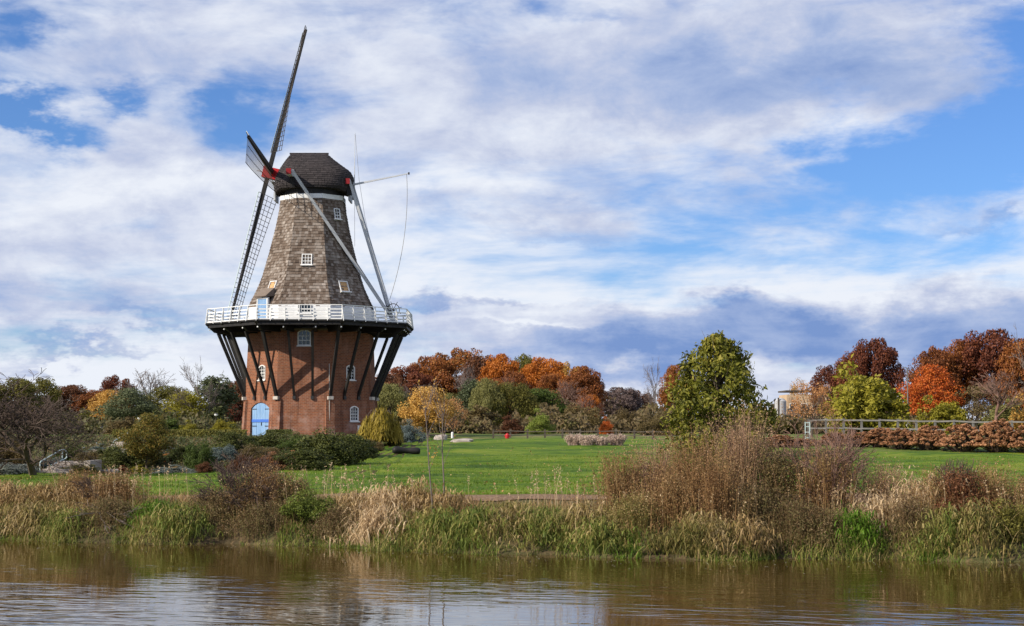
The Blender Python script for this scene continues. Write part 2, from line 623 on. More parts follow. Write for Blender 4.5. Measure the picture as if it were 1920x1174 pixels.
def m_shingle(name, cols, mossy=0.35):
    m, t, out = newmat(name)
    geo = t.n('ShaderNodeNewGeometry')
    co = t.n('ShaderNodeTexCoord').outputs['Object']
    a = t.noise(co, 0.5, 5, 0.6)
    g = t.noise(t.v('MULTIPLY', co, (9, 9, 1.5)), 2.0, 4, 0.7)
    f = t.m('ADD', t.m('MULTIPLY', geo.outputs['Random Per Island'], 0.75), t.m('MULTIPLY', t.step(a, 0.3, 0.7), 0.25))
    c = t.ramp(f, [(i / (len(cols) - 1), k) for i, k in enumerate(cols)])
    c = t.mix(t.m('MULTIPLY', t.step(g, 0.45, 0.75), mossy), c, (0.055, 0.043, 0.032, 1))
    principled(t, out, c, 0.92, 0.12, 0, bump(t, g, 0.5, 0.01))
    return m


M_BRICK = m_brick()
M_SHING = m_shingle('grey_brown_cedar_shingle', [(0.060, 0.044, 0.035), (0.122, 0.090, 0.070), (0.175, 0.138, 0.113), (0.225, 0.190, 0.165), (0.35, 0.305, 0.27)])
M_CAPSH = m_shingle('dark_cap_shingle', [(0.032, 0.029, 0.031), (0.046, 0.040, 0.042), (0.062, 0.054, 0.056)], 0.25)
M_WHITE = worn('white_paint', (0.80, 0.80, 0.79), (0.62, 0.63, 0.63), 1.2, 0.5, 0.35, 0.15)
M_GREYW = worn('grey_white_paint', (0.56, 0.58, 0.61), (0.44, 0.46, 0.50), 1.0, 0.5, 0.35, 0.15)
M_BLACK = worn('black_tarred_timber', (0.010, 0.010, 0.011), (0.026, 0.023, 0.021), 2.0, 0.6, 0.25, 0.3)
M_RED = worn('red_paint', (0.48, 0.010, 0.014), (0.36, 0.010, 0.012), 2.0, 0.45, 0.4, 0.15)
M_REDD = worn('dark_red_paint', (0.26, 0.010, 0.014), (0.20, 0.010, 0.012), 2.0, 0.5, 0.3)
M_TEAL = worn('pale_teal_board', (0.44, 0.58, 0.58), (0.64, 0.72, 0.72), 1.0, 0.5, 0.3)
M_BAR = worn('dark_sail_lath', (0.030, 0.024, 0.020), (0.070, 0.055, 0.046), 1.5, 0.7)
M_BLUE = worn('faded_blue_paint', (0.15, 0.28, 0.49), (0.25, 0.39, 0.58), 1.6, 0.6, 0.3, 0.2, (3, 3, 0.6))
M_BLUE2 = worn('strong_blue_paint', (0.045, 0.13, 0.50), (0.06, 0.17, 0.55), 2.0, 0.5, 0.35)
M_IRON = worn('black_iron', (0.012, 0.012, 0.013), (0.03, 0.028, 0.027), 5.0, 0.5, 0.5)
M_PLY = worn('new_plywood', (0.46, 0.27, 0.12), (0.56, 0.35, 0.17), 2.0, 0.7, 0.2, 0.15, (0.6, 0.6, 5))
M_STONE = worn('pale_shoe_stone', (0.40, 0.36, 0.32), (0.55, 0.51, 0.46), 4.0, 0.85, 0.2)
M_ROPE = worn('grey_rope', (0.30, 0.29, 0.27), (0.22, 0.21, 0.20), 8.0, 0.9, 0.1)


def m_glass():
    m, t, out = newmat('dark_window_glass')
    co = t.n('ShaderNodeTexCoord').outputs['Object']
    n = t.noise(co, 1.6, 2, 0.5)
    principled(t, out, (0.012, 0.015, 0.020), 0.05, 0.6, 0, bump(t, n, 0.12, 0.02))
    return m


M_GLASS = m_glass()

T8 = math.tan(math.pi / 8)
mill = empty('windmill', (MILL[0], MILL[1], MILLZ), 'tall brown shingled windmill on an eight-sided brick base with a white railed gallery', 'windmill')
UP = Vector((0, 0, 1))


def nrm(a):
    return Vector((math.cos(a), math.sin(a), 0))


def rgt(n):
    return Vector((-n.y, n.x, 0))


def arch_loop(wd, ht, rise, seg=8):
    """outline of an opening, origin at bottom centre, counter-clockwise: flat sides, segmental head"""
    pts = [(-wd / 2, 0), (wd / 2, 0), (wd / 2, ht - rise)]
    for i in range(1, seg):
        a = i / seg
        x = wd / 2 - wd * a
        pts.append((x, ht - rise + rise * (1 - (2 * a - 1) ** 2)))
    pts.append((-wd / 2, ht - rise))
    return pts


# ---- brick base: eight leaning walls, openings cut through, reveals
BA0, BA1, BH = 5.70, 5.30, 9.35


def bap(z):
    return BA0 + (BA1 - BA0) * z / BH


FACES = [R(-90 + 45 * k) for k in range(8)]           # 0 front, 1 right front, 7 left front
OPEN = {0: [(0.0, 7.78, 1.16, 1.48, 0.22)], 7: [(0.0, -0.02, 2.64, 3.02, 0.5), (0.06, 4.85, 0.98, 1.42, 0.2)],
        1: [(0.0, 4.85, 0.98, 1.42, 0.2), (0.32, 1.28, 0.95, 1.42, 0.2)]}
bm = bmesh.new()
uvl = bm.loops.layers.uv.new('UVMap')
uvs = {}


def wallpt(k, s, z, depth=0.0):
    n = nrm(FACES[k])
    return n * (bap(z) - depth) + rgt(n) * s + UP * z


for k in range(8):
    n = nrm(FACES[k])
    zb, zt = -0.6, BH
    loops = [[(-bap(zb) * T8, zb), (bap(zb) * T8, zb), (bap(zt) * T8, zt), (-bap(zt) * T8, zt)]]
    for (s, z, wd, ht, rise) in OPEN.get(k, []):
        loops.append([(s + x, z + y) for x, y in arch_loop(wd, ht, rise)])
    edges = []
    for li, lp in enumerate(loops):
        vs = [bm.verts.new(wallpt(k, s, z)) for s, z in lp]
        for v, (s, z) in zip(vs, lp):
            uvs[v] = (s + 11.0 * k, z)
        for i in range(len(vs)):
            edges.append(bm.edges.new((vs[i], vs[(i + 1) % len(vs)])))
        if li:
            vi = [bm.verts.new(wallpt(k, s, z, 0.28)) for s, z in lp]
            for v, (s, z) in zip(vi, lp):
                uvs[v] = (s + 11.0 * k + 0.28, z)
            for i in range(len(vs)):
                j = (i + 1) % len(vs)
                bm.faces.new((vs[i], vs[j], vi[j], vi[i]))
    r = bmesh.ops.triangle_fill(bm, edges=edges, use_beauty=True, normal=n)
for f in bm.faces:
    for lo in f.loops:
        lo[uvl].uv = uvs.get(lo.vert, (0, 0))
me = bpy.data.meshes.new('brick_base')
bm.to_mesh(me)
bm.free()
base = link('brick_base', me, M_BRICK, mill)


def uvbox(mb_vs, name):
    pass


for k in range(8):                                    # corner buttresses carry the corner braces
    a = FACES[k] + math.pi / 8
    n = nrm(a)
    t = rgt(n)
    bmx = bmesh.new()
    ul = bmx.loops.layers.uv.new('UVMap')
    rings = []
    for z in (-0.6, 3.22):
        rc = bap(z) / math.cos(math.pi / 8)
        d = 0.22 - 0.025 * z
        rings.append([bmx.verts.new(n * rr + t * tt + UP * z) for rr, tt in ((rc - 0.7, -0.52), (rc + d - 0.14, -0.40), (rc + d - 0.14, 0.40), (rc - 0.7, 0.52))])
    fs = [bmx.faces.new((rings[0][i], rings[0][(i + 1) % 4], rings[1][(i + 1) % 4], rings[1][i])) for i in range(4)]
    fs.append(bmx.faces.new(rings[1]))
    for f in fs:
        for lo in f.loops:
            c = lo.vert.co
            lo[ul].uv = (c.dot(t) + c.dot(n) * 0.7, c.z)
    bmesh.ops.recalc_face_normals(bmx, faces=bmx.faces)
    me = bpy.data.meshes.new('buttress')
    bmx.to_mesh(me)
    bmx.free()
    link('buttress', me, M_BRICK, mill)
    rc = bap(3.3) / math.cos(math.pi / 8)
    MB().box(n * (rc + 0.02) + UP * 3.36, (0.46, 0.42, 0.28), (t, n, UP)).build('brace_shoe', M_STONE, mill)


def frame_mesh(O, Rv, Uv, N, outer, inner, d0, d1):
    """ring between two outlines, from depth d0 to d1 along N"""
    mb = MB()
    n = len(outer)
    for lp in (outer, inner):
        for d in (d0, d1):
            mb.v += [tuple(O + Rv * x + Uv * y + N * d) for x, y in lp]
    o0, o1, i0, i1 = 0, n, 2 * n, 3 * n
    for i in range(n):
        j = (i + 1) % n
        mb.f += [(o1 + i, o1 + j, i1 + j, i1 + i), (o0 + i, o0 + j, o1 + j, o1 + i), (i1 + i, i1 + j, i0 + j, i0 + i)]
    return mb


def window(O, Rv, N, wd, ht, rise, cols, rows, depth=0.16, fw=0.085, Uv=UP, sill=True, pane=None, panename='pane', parent=None):
    outer = arch_loop(wd, ht, rise) if rise else [(-wd / 2, 0), (wd / 2, 0), (wd / 2, ht), (-wd / 2, ht)]
    cx, cy = 0, ht / 2
    inner = [(x * (1 - 2 * fw / wd), cy + (y - cy) * (1 - 2 * fw / ht)) for x, y in outer]
    wdw = frame_mesh(O, Rv, Uv, N, outer, inner, 0.0, depth).build('window', M_WHITE, parent or mill)
    MB().add([O + Rv * x + Uv * y + N * (depth * 0.35) for x, y in inner], [tuple(range(len(inner)))]).build(panename, pane or M_GLASS, wdw)
    iw, ih = wd - 2 * fw, ht - 2 * fw
    for c in range(1, cols):
        x = -iw / 2 + iw * c / cols
        top = ih - (rise * ((2 * x / wd) ** 2) if rise else 0)
        MB().box(O + Rv * x + Uv * (fw + top / 2) + N * (depth * 0.62), (0.038, 0.035, top), (Rv, N, Uv)).build('glazing_bar', M_WHITE, wdw)
    for r_ in range(1, rows):
        y = fw + (ih - rise * 0.5) * r_ / rows
        MB().box(O + Uv * y + N * (depth * 0.62 + 0.003), (iw, 0.035, 0.038 if r_ != rows // 2 else 0.055), (Rv, N, Uv)).build('glazing_bar', M_WHITE, wdw)
    if sill:
        MB().box(O + Uv * -0.045 + N * (depth * 0.5 + 0.05), (wd + 0.16, depth + 0.12, 0.09), (Rv, N, Uv)).build('sill', M_WHITE, wdw)
    return wdw


for k, lst in OPEN.items():
    n = nrm(FACES[k])
    for i, (s, z, wd, ht, rise) in enumerate(lst):
        if k == 7 and i == 0:
            continue
        O = n * (bap(z + ht / 2) - 0.14) + rgt(n) * s + UP * (z + 0.09)
        window(O, rgt(n), n, wd - 0.02, ht - 0.1, rise, 3, 4 if k else 3, 0.17)

# ---- great blue door in the left front wall: planks, ledge and hinges
n = nrm(FACES[7])
rv = rgt(n)
O = n * (bap(1.4) - 0.20)
lp = arch_loop(2.64, 3.02, 0.5)
door = frame_mesh(O, rv, UP, n, lp, [(x * 0.955, 0.03 + y * 0.972) for x, y in lp], -0.05, 0.03).build('door', M_BLUE, mill)
npk = 12
for i in range(npk):
    x0, x1 = -1.25 + 2.50 * i / npk + 0.008, -1.25 + 2.50 * (i + 1) / npk - 0.008
    xm = (x0 + x1) / 2
    top = 2.5 + 0.44 * (1 - (xm / 1.29) ** 2)
    for (za, zb_, dd) in ((0.02, 1.38, 0.0), (1.44, top, 0.012)):
        MB().box(O + rv * xm + UP * (za + zb_) / 2 + n * (0.02 + dd + 0.006 * (i % 3)), (x1 - x0, 0.05, zb_ - za), (rv, n, UP)).build('plank', M_BLUE, door)
MB().box(O + UP * 1.41 + n * 0.075, (2.5, 0.06, 0.24), (rv, n, UP)).build('ledge', M_BLUE2, door)
for sx in (-1, 1):
    for zz in (0.95, 2.42):
        MB().box(O + rv * sx * 0.90 + UP * zz + n * 0.075, (0.62, 0.03, 0.06), (rv, n, UP)).build('hinge', M_IRON, door)
MB().box(O + rv * 0.1 + UP * 1.12 + n * 0.085, (0.07, 0.05, 0.26), (rv, n, UP)).build('handle', M_IRON, door)
# small notice, conduit
n = nrm(FACES[1])
MB().box(n * (bap(0.75) + 0.02) + rgt(n) * 0.85 + UP * 0.75, (0.42, 0.03, 0.50), (rgt(n), n, UP)).build('notice_board', M_WHITE, mill)
n0 = nrm(FACES[0])
cpts = [n0 * (bap(z) + 0.04) + rgt(n0) * (bap(z) * T8 - 0.06) + UP * z for z in (-0.2, 3, 6.3)]
MB().tube(cpts, 0.035, 6).build('conduit', M_STONE, mill)
# limestone course under the gallery
mb = MB()
for k in range(8):
    a0, a1 = FACES[k] - math.pi / 8, FACES[k] + math.pi / 8
    r0, r1 = (bap(BH) - 0.25) / math.cos(math.pi / 8), (bap(BH) + 0.07) / math.cos(math.pi / 8)
    q = [nrm(a0) * r0, nrm(a1) * r0, nrm(a1) * r1, nrm(a0) * r1]
    mb.prism([p + UP * (BH - 0.16) for p in q], (0, 0, 0.16))
mb.build('coping', worn('weathered_timber', (0.16, 0.13, 0.09), (0.23, 0.19, 0.13), 2.0, 0.8), mill)

# ---- gallery: beams, deck, braces, railing
DZ, DA = 9.92, 8.86
CO8 = math.cos(math.pi / 8)
spots = []                                            # (direction vector at apothem scale, kind)
for k in range(8):
    n, t = nrm(FACES[k]), rgt(nrm(FACES[k]))
    for s in (-1, 1):
        spots.append((k, s))
    spots.append((k, 0))


def gpt(k, s, ap, z, wide):
    """a point on the gallery ring: s = -1 / +1 beside the face's middle, 0 its right corner"""
    if s == 0:
        return nrm(FACES[k] + math.pi / 8) * (ap / CO8) + UP * z
    n = nrm(FACES[k])
    return n * ap + rgt(n) * (s * wide) + UP * z


for (k, s) in spots:
    a, b = gpt(k, s, 5.0, DZ - 0.5, 0.95), gpt(k, s, DA - 0.03, DZ - 0.5, 1.40)
    dirv2 = (b - a).normalized()
    t = rgt(dirv2)
    L = (b - a).length
    hw = 0.13 if s else 0.17
    prof = [(0, 0.36), (L, 0.36), (L - 0.06, 0.28), (L - 0.78, -0.34), (L - 1.0, -0.38), (0, -0.38)]
    g = MB().prism([a + dirv2 * x + UP * z - t * hw for x, z in prof], t * 2 * hw).build('gallery_beam', M_BLACK, mill)
    MB().box(b - dirv2 * 0.36 + UP * -0.12 , (0.10, 0.10, 0.10), (t, dirv2, UP)).build('bolt_head', M_WHITE, g)
    # brace
    if s:
        p0, p1 = gpt(k, s, bap(3.45) - 0.05, 3.40, 0.78), gpt(k, s, 7.74 if k in (2, 6) else 7.95, DZ - 0.86, 1.04)
        br = MB().beam(p0, p1, 0.19, 0.22, nrm(FACES[k])).build('brace', M_BLACK, mill)
        MB().box(p0 + nrm(FACES[k]) * 0.10 + UP * -0.02, (0.26, 0.28, 0.3), (rgt(nrm(FACES[k])), nrm(FACES[k]), UP)).build('bracket', M_IRON, br)
    else:
        p0, p1 = gpt(k, 0, bap(3.5) + 0.02, 3.50, 0), gpt(k, 0, 7.80, DZ - 0.86, 0)
        br = MB().beam(p0, p1, 0.24, 0.27, nrm(FACES[k] + math.pi / 8)).build('brace', M_BLACK, mill)
# deck boards laid along each of the eight sides, and two ring timbers below
for k in range(8):
    n, t = nrm(FACES[k]), rgt(nrm(FACES[k]))
    rows = 14
    ed = np.linspace(4.95, DA, rows + 1)
    for r_ in range(rows):
        a0, a1 = ed[r_] + 0.008, ed[r_ + 1] - 0.008
        q = [n * a0 - t * (a0 * T8 - 0.01), n * a0 + t * (a0 * T8 - 0.01), n * a1 + t * (a1 * T8 - 0.01), n * a1 - t * (a1 * T8 - 0.01)]
        MB().prism([p + UP * (DZ - 0.135) for p in q], (0, 0, 0.12)).build('deck_board', M_BLACK, mill)
    for ap in (7.65, 8.6):
        MB().beam(n * ap - t * (ap * T8 - 0.04) + UP * (DZ - 0.30), n * ap + t * (ap * T8 - 0.04) + UP * (DZ - 0.30), 0.16, 0.30).build('ring_timber', M_BLACK, mill)
RA = 8.68
for k in range(8):
    n, t = nrm(FACES[k]), rgt(nrm(FACES[k]))
    half = RA * T8
    for (z, hh, dd) in ((0.30, 0.10, 0.02), (0.58, 0.10, 0.022), (0.86, 0.10, 0.02)):
        MB().box(n * (RA - dd) + UP * (DZ + z), (2 * half - 0.03, 0.035, hh), (t, n, UP)).build('rail_board', M_WHITE, mill)
    MB().box(n * RA + UP * (DZ + 1.22), (2 * half + 0.02, 0.11, 0.065), (t, n, UP)).build('top_rail', M_WHITE, mill)
    MB().box(n * (RA + 0.05) + UP * (DZ + 0.05), (2 * half + 0.04, 0.05, 0.10), (t, n, UP)).build('toe_board', M_WHITE, mill)
    for i in range(6):
        x = -half + 2 * half * i / 6
        p = n * (RA + 0.035) + t * x + UP * (DZ - 0.02)
        po = MB().beam(p + n * 0.0, p + UP * 1.22, 0.075, 0.075, n).build('railing_post', M_WHITE, mill)
        MB().beam(p + n * 0.20 + UP * -0.10, p + n * 0.02 + UP * 0.95, 0.05, 0.06, n).build('strut', M_WHITE, po)

# ---- white boarded drum at gallery level, then the shingled smock
prof = [(11.35, 5.33), (11.78, 5.20), (12.5, 4.86), (13.36, 4.48), (14.2, 4.20), (15.09, 3.97), (16.8, 3.53), (18.55, 3.14), (20.2, 2.84), (21.1, 2.75)]
PZ, PA = [p[0] for p in prof], [p[1] for p in prof]


def sap(z):
    return float(np.interp(z, PZ, PA))


for k in range(8):
    n, t = nrm(FACES[k]), rgt(nrm(FACES[k]))
    for i in range(9):
        z0, z1 = DZ + 0.02 + i * 0.16, DZ + 0.02 + (i + 1) * 0.16 - 0.006
        a0 = 5.46 - 0.01 * i
        q = [n * (a0 - 0.09) + UP * z0, n * (a0 + 0.018) + UP * z0, n * (a0 - 0.008) + UP * z1, n * (a0 - 0.09) + UP * z1]
        MB().prism([p - t * (a0 * T8) for p in q], t * (2 * a0 * T8)).build('weatherboard', M_WHITE, mill)
mb = MB()                                             # core under the shingles
for z0, z1 in zip(PZ[:-1], PZ[1:]):
    for k in range(8):
        a0, a1 = FACES[k] - math.pi / 8, FACES[k] + math.pi / 8
        mb.add([nrm(a0) * (sap(z0) / CO8) + UP * z0, nrm(a1) * (sap(z0) / CO8) + UP * z0,
                nrm(a1) * (sap(z1) / CO8) + UP * z1, nrm(a0) * (sap(z1) / CO8) + UP * z1], [(0, 1, 2, 3)])
smock = mb.build('smock', M_SHING, mill)


def wedge(mb, p00, p10, p11, p01, n, t0, t1):
    b = len(mb.v)
    mb.v += [tuple(p00 + n * t0), tuple(p10 + n * t0), tuple(p11 + n * t1), tuple(p01 + n * t1), tuple(p00), tuple(p10)]
    mb.f += [(b, b + 1, b + 2, b + 3), (b + 4, b + 5, b + 1, b), (b + 4, b, b + 3), (b + 5, b + 2, b + 1)]


rg = random.Random(5)
mb = MB()
zc = 11.28
courses = []
while zc < 21.0:
    courses.append(zc)
    zc += 0.26
for ci, z0 in enumerate(courses):
    z1 = min(z0 + 0.30, 21.1)
    for k in range(8):
        n, t = nrm(FACES[k]), rgt(nrm(FACES[k]))
        a0, a1 = sap(max(z0, 11.35)), sap(z1)
        nn = (n + UP * ((a0 - a1) / (z1 - z0))).normalized()
        h0 = a0 * T8 + 0.03
        x = -h0 - rg.uniform(0, 0.12)
        while x < h0:
            wd = rg.uniform(0.17, 0.36)
            xa, xb = max(x, -h0), min(x + wd - 0.008, h0)
            if xb - xa > 0.03:
                dz = rg.uniform(-0.018, 0.012)
                sc1 = a1 / a0
                wedge(mb, n * a0 + t * xa + UP * (z0 + dz), n * a0 + t * xb + UP * (z0 + dz),
                      n * a1 + t * xb * sc1 + UP * z1, n * a1 + t * xa * sc1 + UP * z1, nn, rg.uniform(0.035, 0.075), 0.008)
            x += wd
tag(mb.build('shingle_courses', M_SHING, smock), kind='stuff')
for k in range(8):                                    # corner boards
    a = FACES[k] + math.pi / 8
    for z0, z1 in zip(PZ[:-1], PZ[1:]):
        pass

# windows of the smock: upright boxes let into the sloping wall
def smock_window(k, s, z, wd, ht, cols, rows, pane=None):
    n = nrm(FACES[k])
    a = sap(z)
    O = n * (a - 0.42) + rgt(n) * s + UP * z
    return window(O, rgt(n), n, wd, ht, 0, cols, rows, 0.42 + 0.07, 0.075, sill=True, pane=pane, panename='boarding' if pane else 'pane')


def smock_pane_fix(wd_obj, k, off):
    for c in wd_obj.children:
        pass


def flush_window(k, s, z, wd, ht, cols, rows, pane=None):
    n = nrm(FACES[k])
    a0, a1 = sap(z), sap(z + ht)
    Uv = (n * (a1 - a0) + UP * ht).normalized()
    N = rgt(n).cross(Uv).normalized()
    O = n * a0 + rgt(n) * s + UP * z - N * 0.02
    return window(O, rgt(n), N, wd, ht, 0, cols, rows, 0.15, 0.075, Uv, True, pane, 'boarding' if pane else 'pane')


flush_window(0, -0.02, 14.95, 0.90, 1.02, 3, 3)
flush_window(1, 0.35, 19.25, 0.66, 0.98, 2, 3)
flush_window(7, 0.30, 12.62, 0.98, 1.05, 1, 1, M_PLY)
flush_window(1, -0.16, 12.62, 0.98, 1.05, 1, 1, M_PLY)
n = nrm(FACES[0])
window(n * 5.43 + UP * 10.62, rgt(n), n, 1.16, 0.78, 0, 4, 2, 0.10, 0.06)
# gallery door with its shingled hood
n = nrm(FACES[7])
t = rgt(n)
O = n * 5.40 + t * 0.12 + UP * DZ
gd = frame_mesh(O, t, UP, n, [(-0.78, 0), (0.78, 0), (0.78, 2.2), (-0.78, 2.2)], [(-0.66, 0.02), (0.66, 0.02), (0.66, 2.08), (-0.66, 2.08)], 0.0, 0.20).build('gallery_door', M_WHITE, mill)
for i in range(6):
    MB().box(O + t * (-0.55 + 0.22 * i) + UP * 1.05 + n * 0.12, (0.21, 0.05, 2.05), (t, n, UP)).build('plank', M_BLUE, gd)
hood = MB().prism([O + t * -0.88 + UP * 2.24 + n * 0.42, O + t * -0.88 + UP * 2.31 + n * 0.46, O + t * -0.80 + UP * 3.05 - n * 0.42, O + t * -0.80 + UP * 2.3 - n * 0.42], t * 1.76).build('hood', M_SHING, gd)

# ---- white frieze, curb and cap
mb = MB()
for k in range(8):
    a0, a1 = FACES[k] - math.pi / 8, FACES[k] + math.pi / 8
    r0, r1 = 2.80 / CO8, 2.86 / CO8
    q = [nrm(a0) * 2.4, nrm(a1) * 2.4, nrm(a1) * r0, nrm(a0) * r0]
    mb.prism([p + UP * 21.05 for p in q], (0, 0, 0.40))
mb.build('frieze_board', M_WHITE, mill)
mb = MB()
ring = [(2.72, 21.42), (2.78, 21.45), (2.78, 21.95), (2.95, 22.0), (2.95, 22.18), (2.0, 22.2)]
for j in range(48):
    a0, a1 = 2 * math.pi * j / 48, 2 * math.pi * (j + 1) / 48
    for (ra, za), (rb, zb_) in zip(ring[:-1], ring[1:]):
        mb.add([nrm(a0) * ra + UP * za, nrm(a1) * ra + UP * za, nrm(a1) * rb + UP * zb_, nrm(a0) * rb + UP * zb_], [(0, 1, 2, 3)])
mb.build('curb', M_BLACK, mill)
LV = [(21.98, -3.28, 3.20, 2.98), (22.15, -3.40, 3.40, 3.08), (22.5, -3.44, 3.52, 3.06), (23.2, -3.30, 3.62, 2.86), (23.75, -3.05, 3.34, 2.58), (24.35, -2.72, 2.50, 2.02), (24.85, -2.42, 1.86, 1.36), (25.3, -2.12, 1.34, 0.55), (25.42, -2.02, 1.22, 0.18)]


def capring(z):
    zz = [l[0] for l in LV]
    return [float(np.interp(z, zz, [l[i] for l in LV])) for i in (1, 2, 3)]


def cappt(z, a):
    xf, xr, hw = capring(z)
    c, s = math.cos(a), math.sin(a)
    e = 0.72
    x = (xf + xr) / 2 + (xr - xf) / 2 * math.copysign(abs(c) ** e, c)
    y = hw * math.copysign(abs(s) ** e, s)
    dip = 0.34 * max(0, abs(c) - 0.72) / 0.28 * max(0.0, (22.9 - z))     # eaves hang lower at both ends
    return Vector((x, y, z - dip))


mb = MB()
NA = 64
zs = [21.98, 22.15, 22.5, 22.8, 23.2, 23.75, 24.35, 24.85, 25.3, 25.42]
for z0, z1 in zip(zs[:-1], zs[1:]):
    for j in range(NA):
        a0, a1 = 2 * math.pi * j / NA, 2 * math.pi * (j + 1) / NA
        mb.add([cappt(z0, a0), cappt(z0, a1), cappt(z1, a1), cappt(z1, a0)], [(0, 1, 2, 3)])
mb.add([cappt(25.42, 2 * math.pi * j / NA) for j in range(NA)], [tuple(range(NA))])
mb.add([cappt(21.99, 2 * math.pi * j / NA) for j in range(NA)], [tuple(range(NA))[::-1]])
cap = mb.build('cap', M_CAPSH, mill)
mb = MB()
zc = 22.0
while zc < 25.3:
    z1 = min(zc + 0.22, 25.42)
    xf, xr, hw = capring(zc)
    circ = 2 * math.pi * math.sqrt(((xr - xf) ** 2 / 4 + hw ** 2) / 2) * 1.08
    nsh = max(10, int(circ / 0.24))
    off = rg.uniform(0, 1)
    for j in range(nsh):
        a0 = 2 * math.pi * (j + off + rg.uniform(-0.12, 0.12)) / nsh
        a1 = a0 + 2 * math.pi / nsh * 0.95
        p00, p10, p11, p01 = cappt(zc, a0), cappt(zc, a1), cappt(z1, a1), cappt(z1, a0)
        nn = (p10 - p00).cross(p01 - p00)
        if nn.length < 1e-8:
            continue
        wedge(mb, p00, p10, p11, p01, nn.normalized(), rg.uniform(0.03, 0.055), 0.008)
    zc += 0.185
tag(mb.build('cap_shingle_courses', M_CAPSH, cap), kind='stuff')
MB().box((-0.4, 0, 25.46), (3.5, 0.34, 0.12)).build('ridge_board', M_CAPSH, cap)
# pale barge and wind beam shields at both ends
for x, wd in ((-3.34, 2.2), (3.34, 2.4)):
    MB().box((x, 0, 21.45), (0.14, wd, 0.75)).build('end_board', M_GREYW, cap)

# ---- windshaft, poll end, sails
INC = R(13.2)
YAW = R(-1.0)
rz = Matrix.Rotation(YAW, 3, 'Z')
Nn = rz @ Vector((-math.cos(INC), 0, math.sin(INC)))
Upv = rz @ Vector((math.sin(INC), 0, math.cos(INC)))
Dv = rz @ Vector((0, 1, 0))
HUB = Vector((-3.66, 0.0, 23.62))
MB().tube([HUB - Nn * 2.2, HUB - Nn * 0.35], [0.36, 0.34], 14).build('windshaft', M_IRON, mill)
poll = MB().box(HUB + Nn * 0.15, (1.45, 1.0, 1.0), (Nn, Dv, Upv)).build('poll_end', M_RED, mill)
MB().tube([HUB + Nn * 0.85, HUB + Nn * 1.5], [0.07, 0.05], 8).build('poll_spike', M_GREYW, poll)
SL, PHI = 13.75, R(4.0)
for q in range(4):
    th = PHI + q * math.pi / 2
    rad = Upv * math.cos(th) + Dv * math.sin(th)
    lead = -Upv * math.sin(th) + Dv * math.cos(th)
    off = Nn * (0.40 if q % 2 == 0 else -0.05)
    C0 = HUB + off

    def tw(r_):
        return R(np.interp(r_, [1.8, 4, 7, 10, 12.8], [27, 21, 14, 9, 6]))

    def tpt(r_, wv):
        """wv > 0: trailing side (lattice), wv < 0: leading side"""
        a = tw(r_)
        if wv >= 0:
            return C0 + rad * r_ + (-lead * math.cos(a) - Nn * math.sin(a)) * wv - Nn * 0.08
        b = R(24) + a * 0.5
        return C0 + rad * r_ + (lead * math.cos(b) + Nn * math.sin(b)) * (-wv) + Nn * 0.06

    sail = MB().beam(C0 + rad * -0.4, C0 + rad * SL, 0.40, 0.36, Nn, 0.22, 0.20).build('sail', M_BLACK, mill)
    if q % 2:
        MB().beam(C0 + rad * 0.3, C0 + rad * 1.0, 0.47, 0.43, Nn).build('clamp', M_RED, sail)
    nb = 27
    for i in range(nb):
        r_ = 1.95 + (SL - 0.25 - 1.95) * i / (nb - 1)
        d0 = tpt(r_, 2.1) - tpt(r_, 0)
        MB().beam(tpt(r_, -0.10), tpt(r_, 2.12), 0.036, 0.038, rad).build('bar', M_BAR, sail)
        MB().beam(tpt(r_, 0.0), tpt(r_, -0.46), 0.05, 0.055, rad).build('bar', M_GREYW, sail)
    rs = np.linspace(1.95, SL - 0.25, 14)
    for wv in (0.72, 1.42, 2.1):
        MB().tube([tpt(r_, wv) + Nn * 0.04 for r_ in rs], 0.026, 5).build('lath', M_BAR, sail)
    MB().tube([tpt(r_, -0.47) + Nn * 0.03 for r_ in rs], 0.045, 6).build('lath', M_TEAL, sail)
    if q != 2:
        mb = MB()
        for ra, rb in zip(rs[:-1], rs[1:]):
            pa0, pa1, pb0, pb1 = tpt(ra, -0.27), tpt(ra, -0.46), tpt(rb, -0.27), tpt(rb, -0.46)
            g = Nn * 0.045
            g2 = Nn * 0.075
            mb.add([pa0 + g, pa1 + g, pb1 + g, pb0 + g, pa0 + g2, pa1 + g2, pb1 + g2, pb0 + g2],
                   [(0, 3, 2, 1), (4, 5, 6, 7), (0, 1, 5, 4), (2, 3, 7, 6), (1, 2, 6, 5), (3, 0, 4, 7)])
        mb.build('leading_board', M_BLACK, sail)
    MB().beam(C0 + rad * (SL - 0.05), C0 + rad * (SL + 0.28) + Nn * 0.03, 0.12, 0.05, Nn, 0.03, 0.03).build('tip_iron', M_IRON, sail)

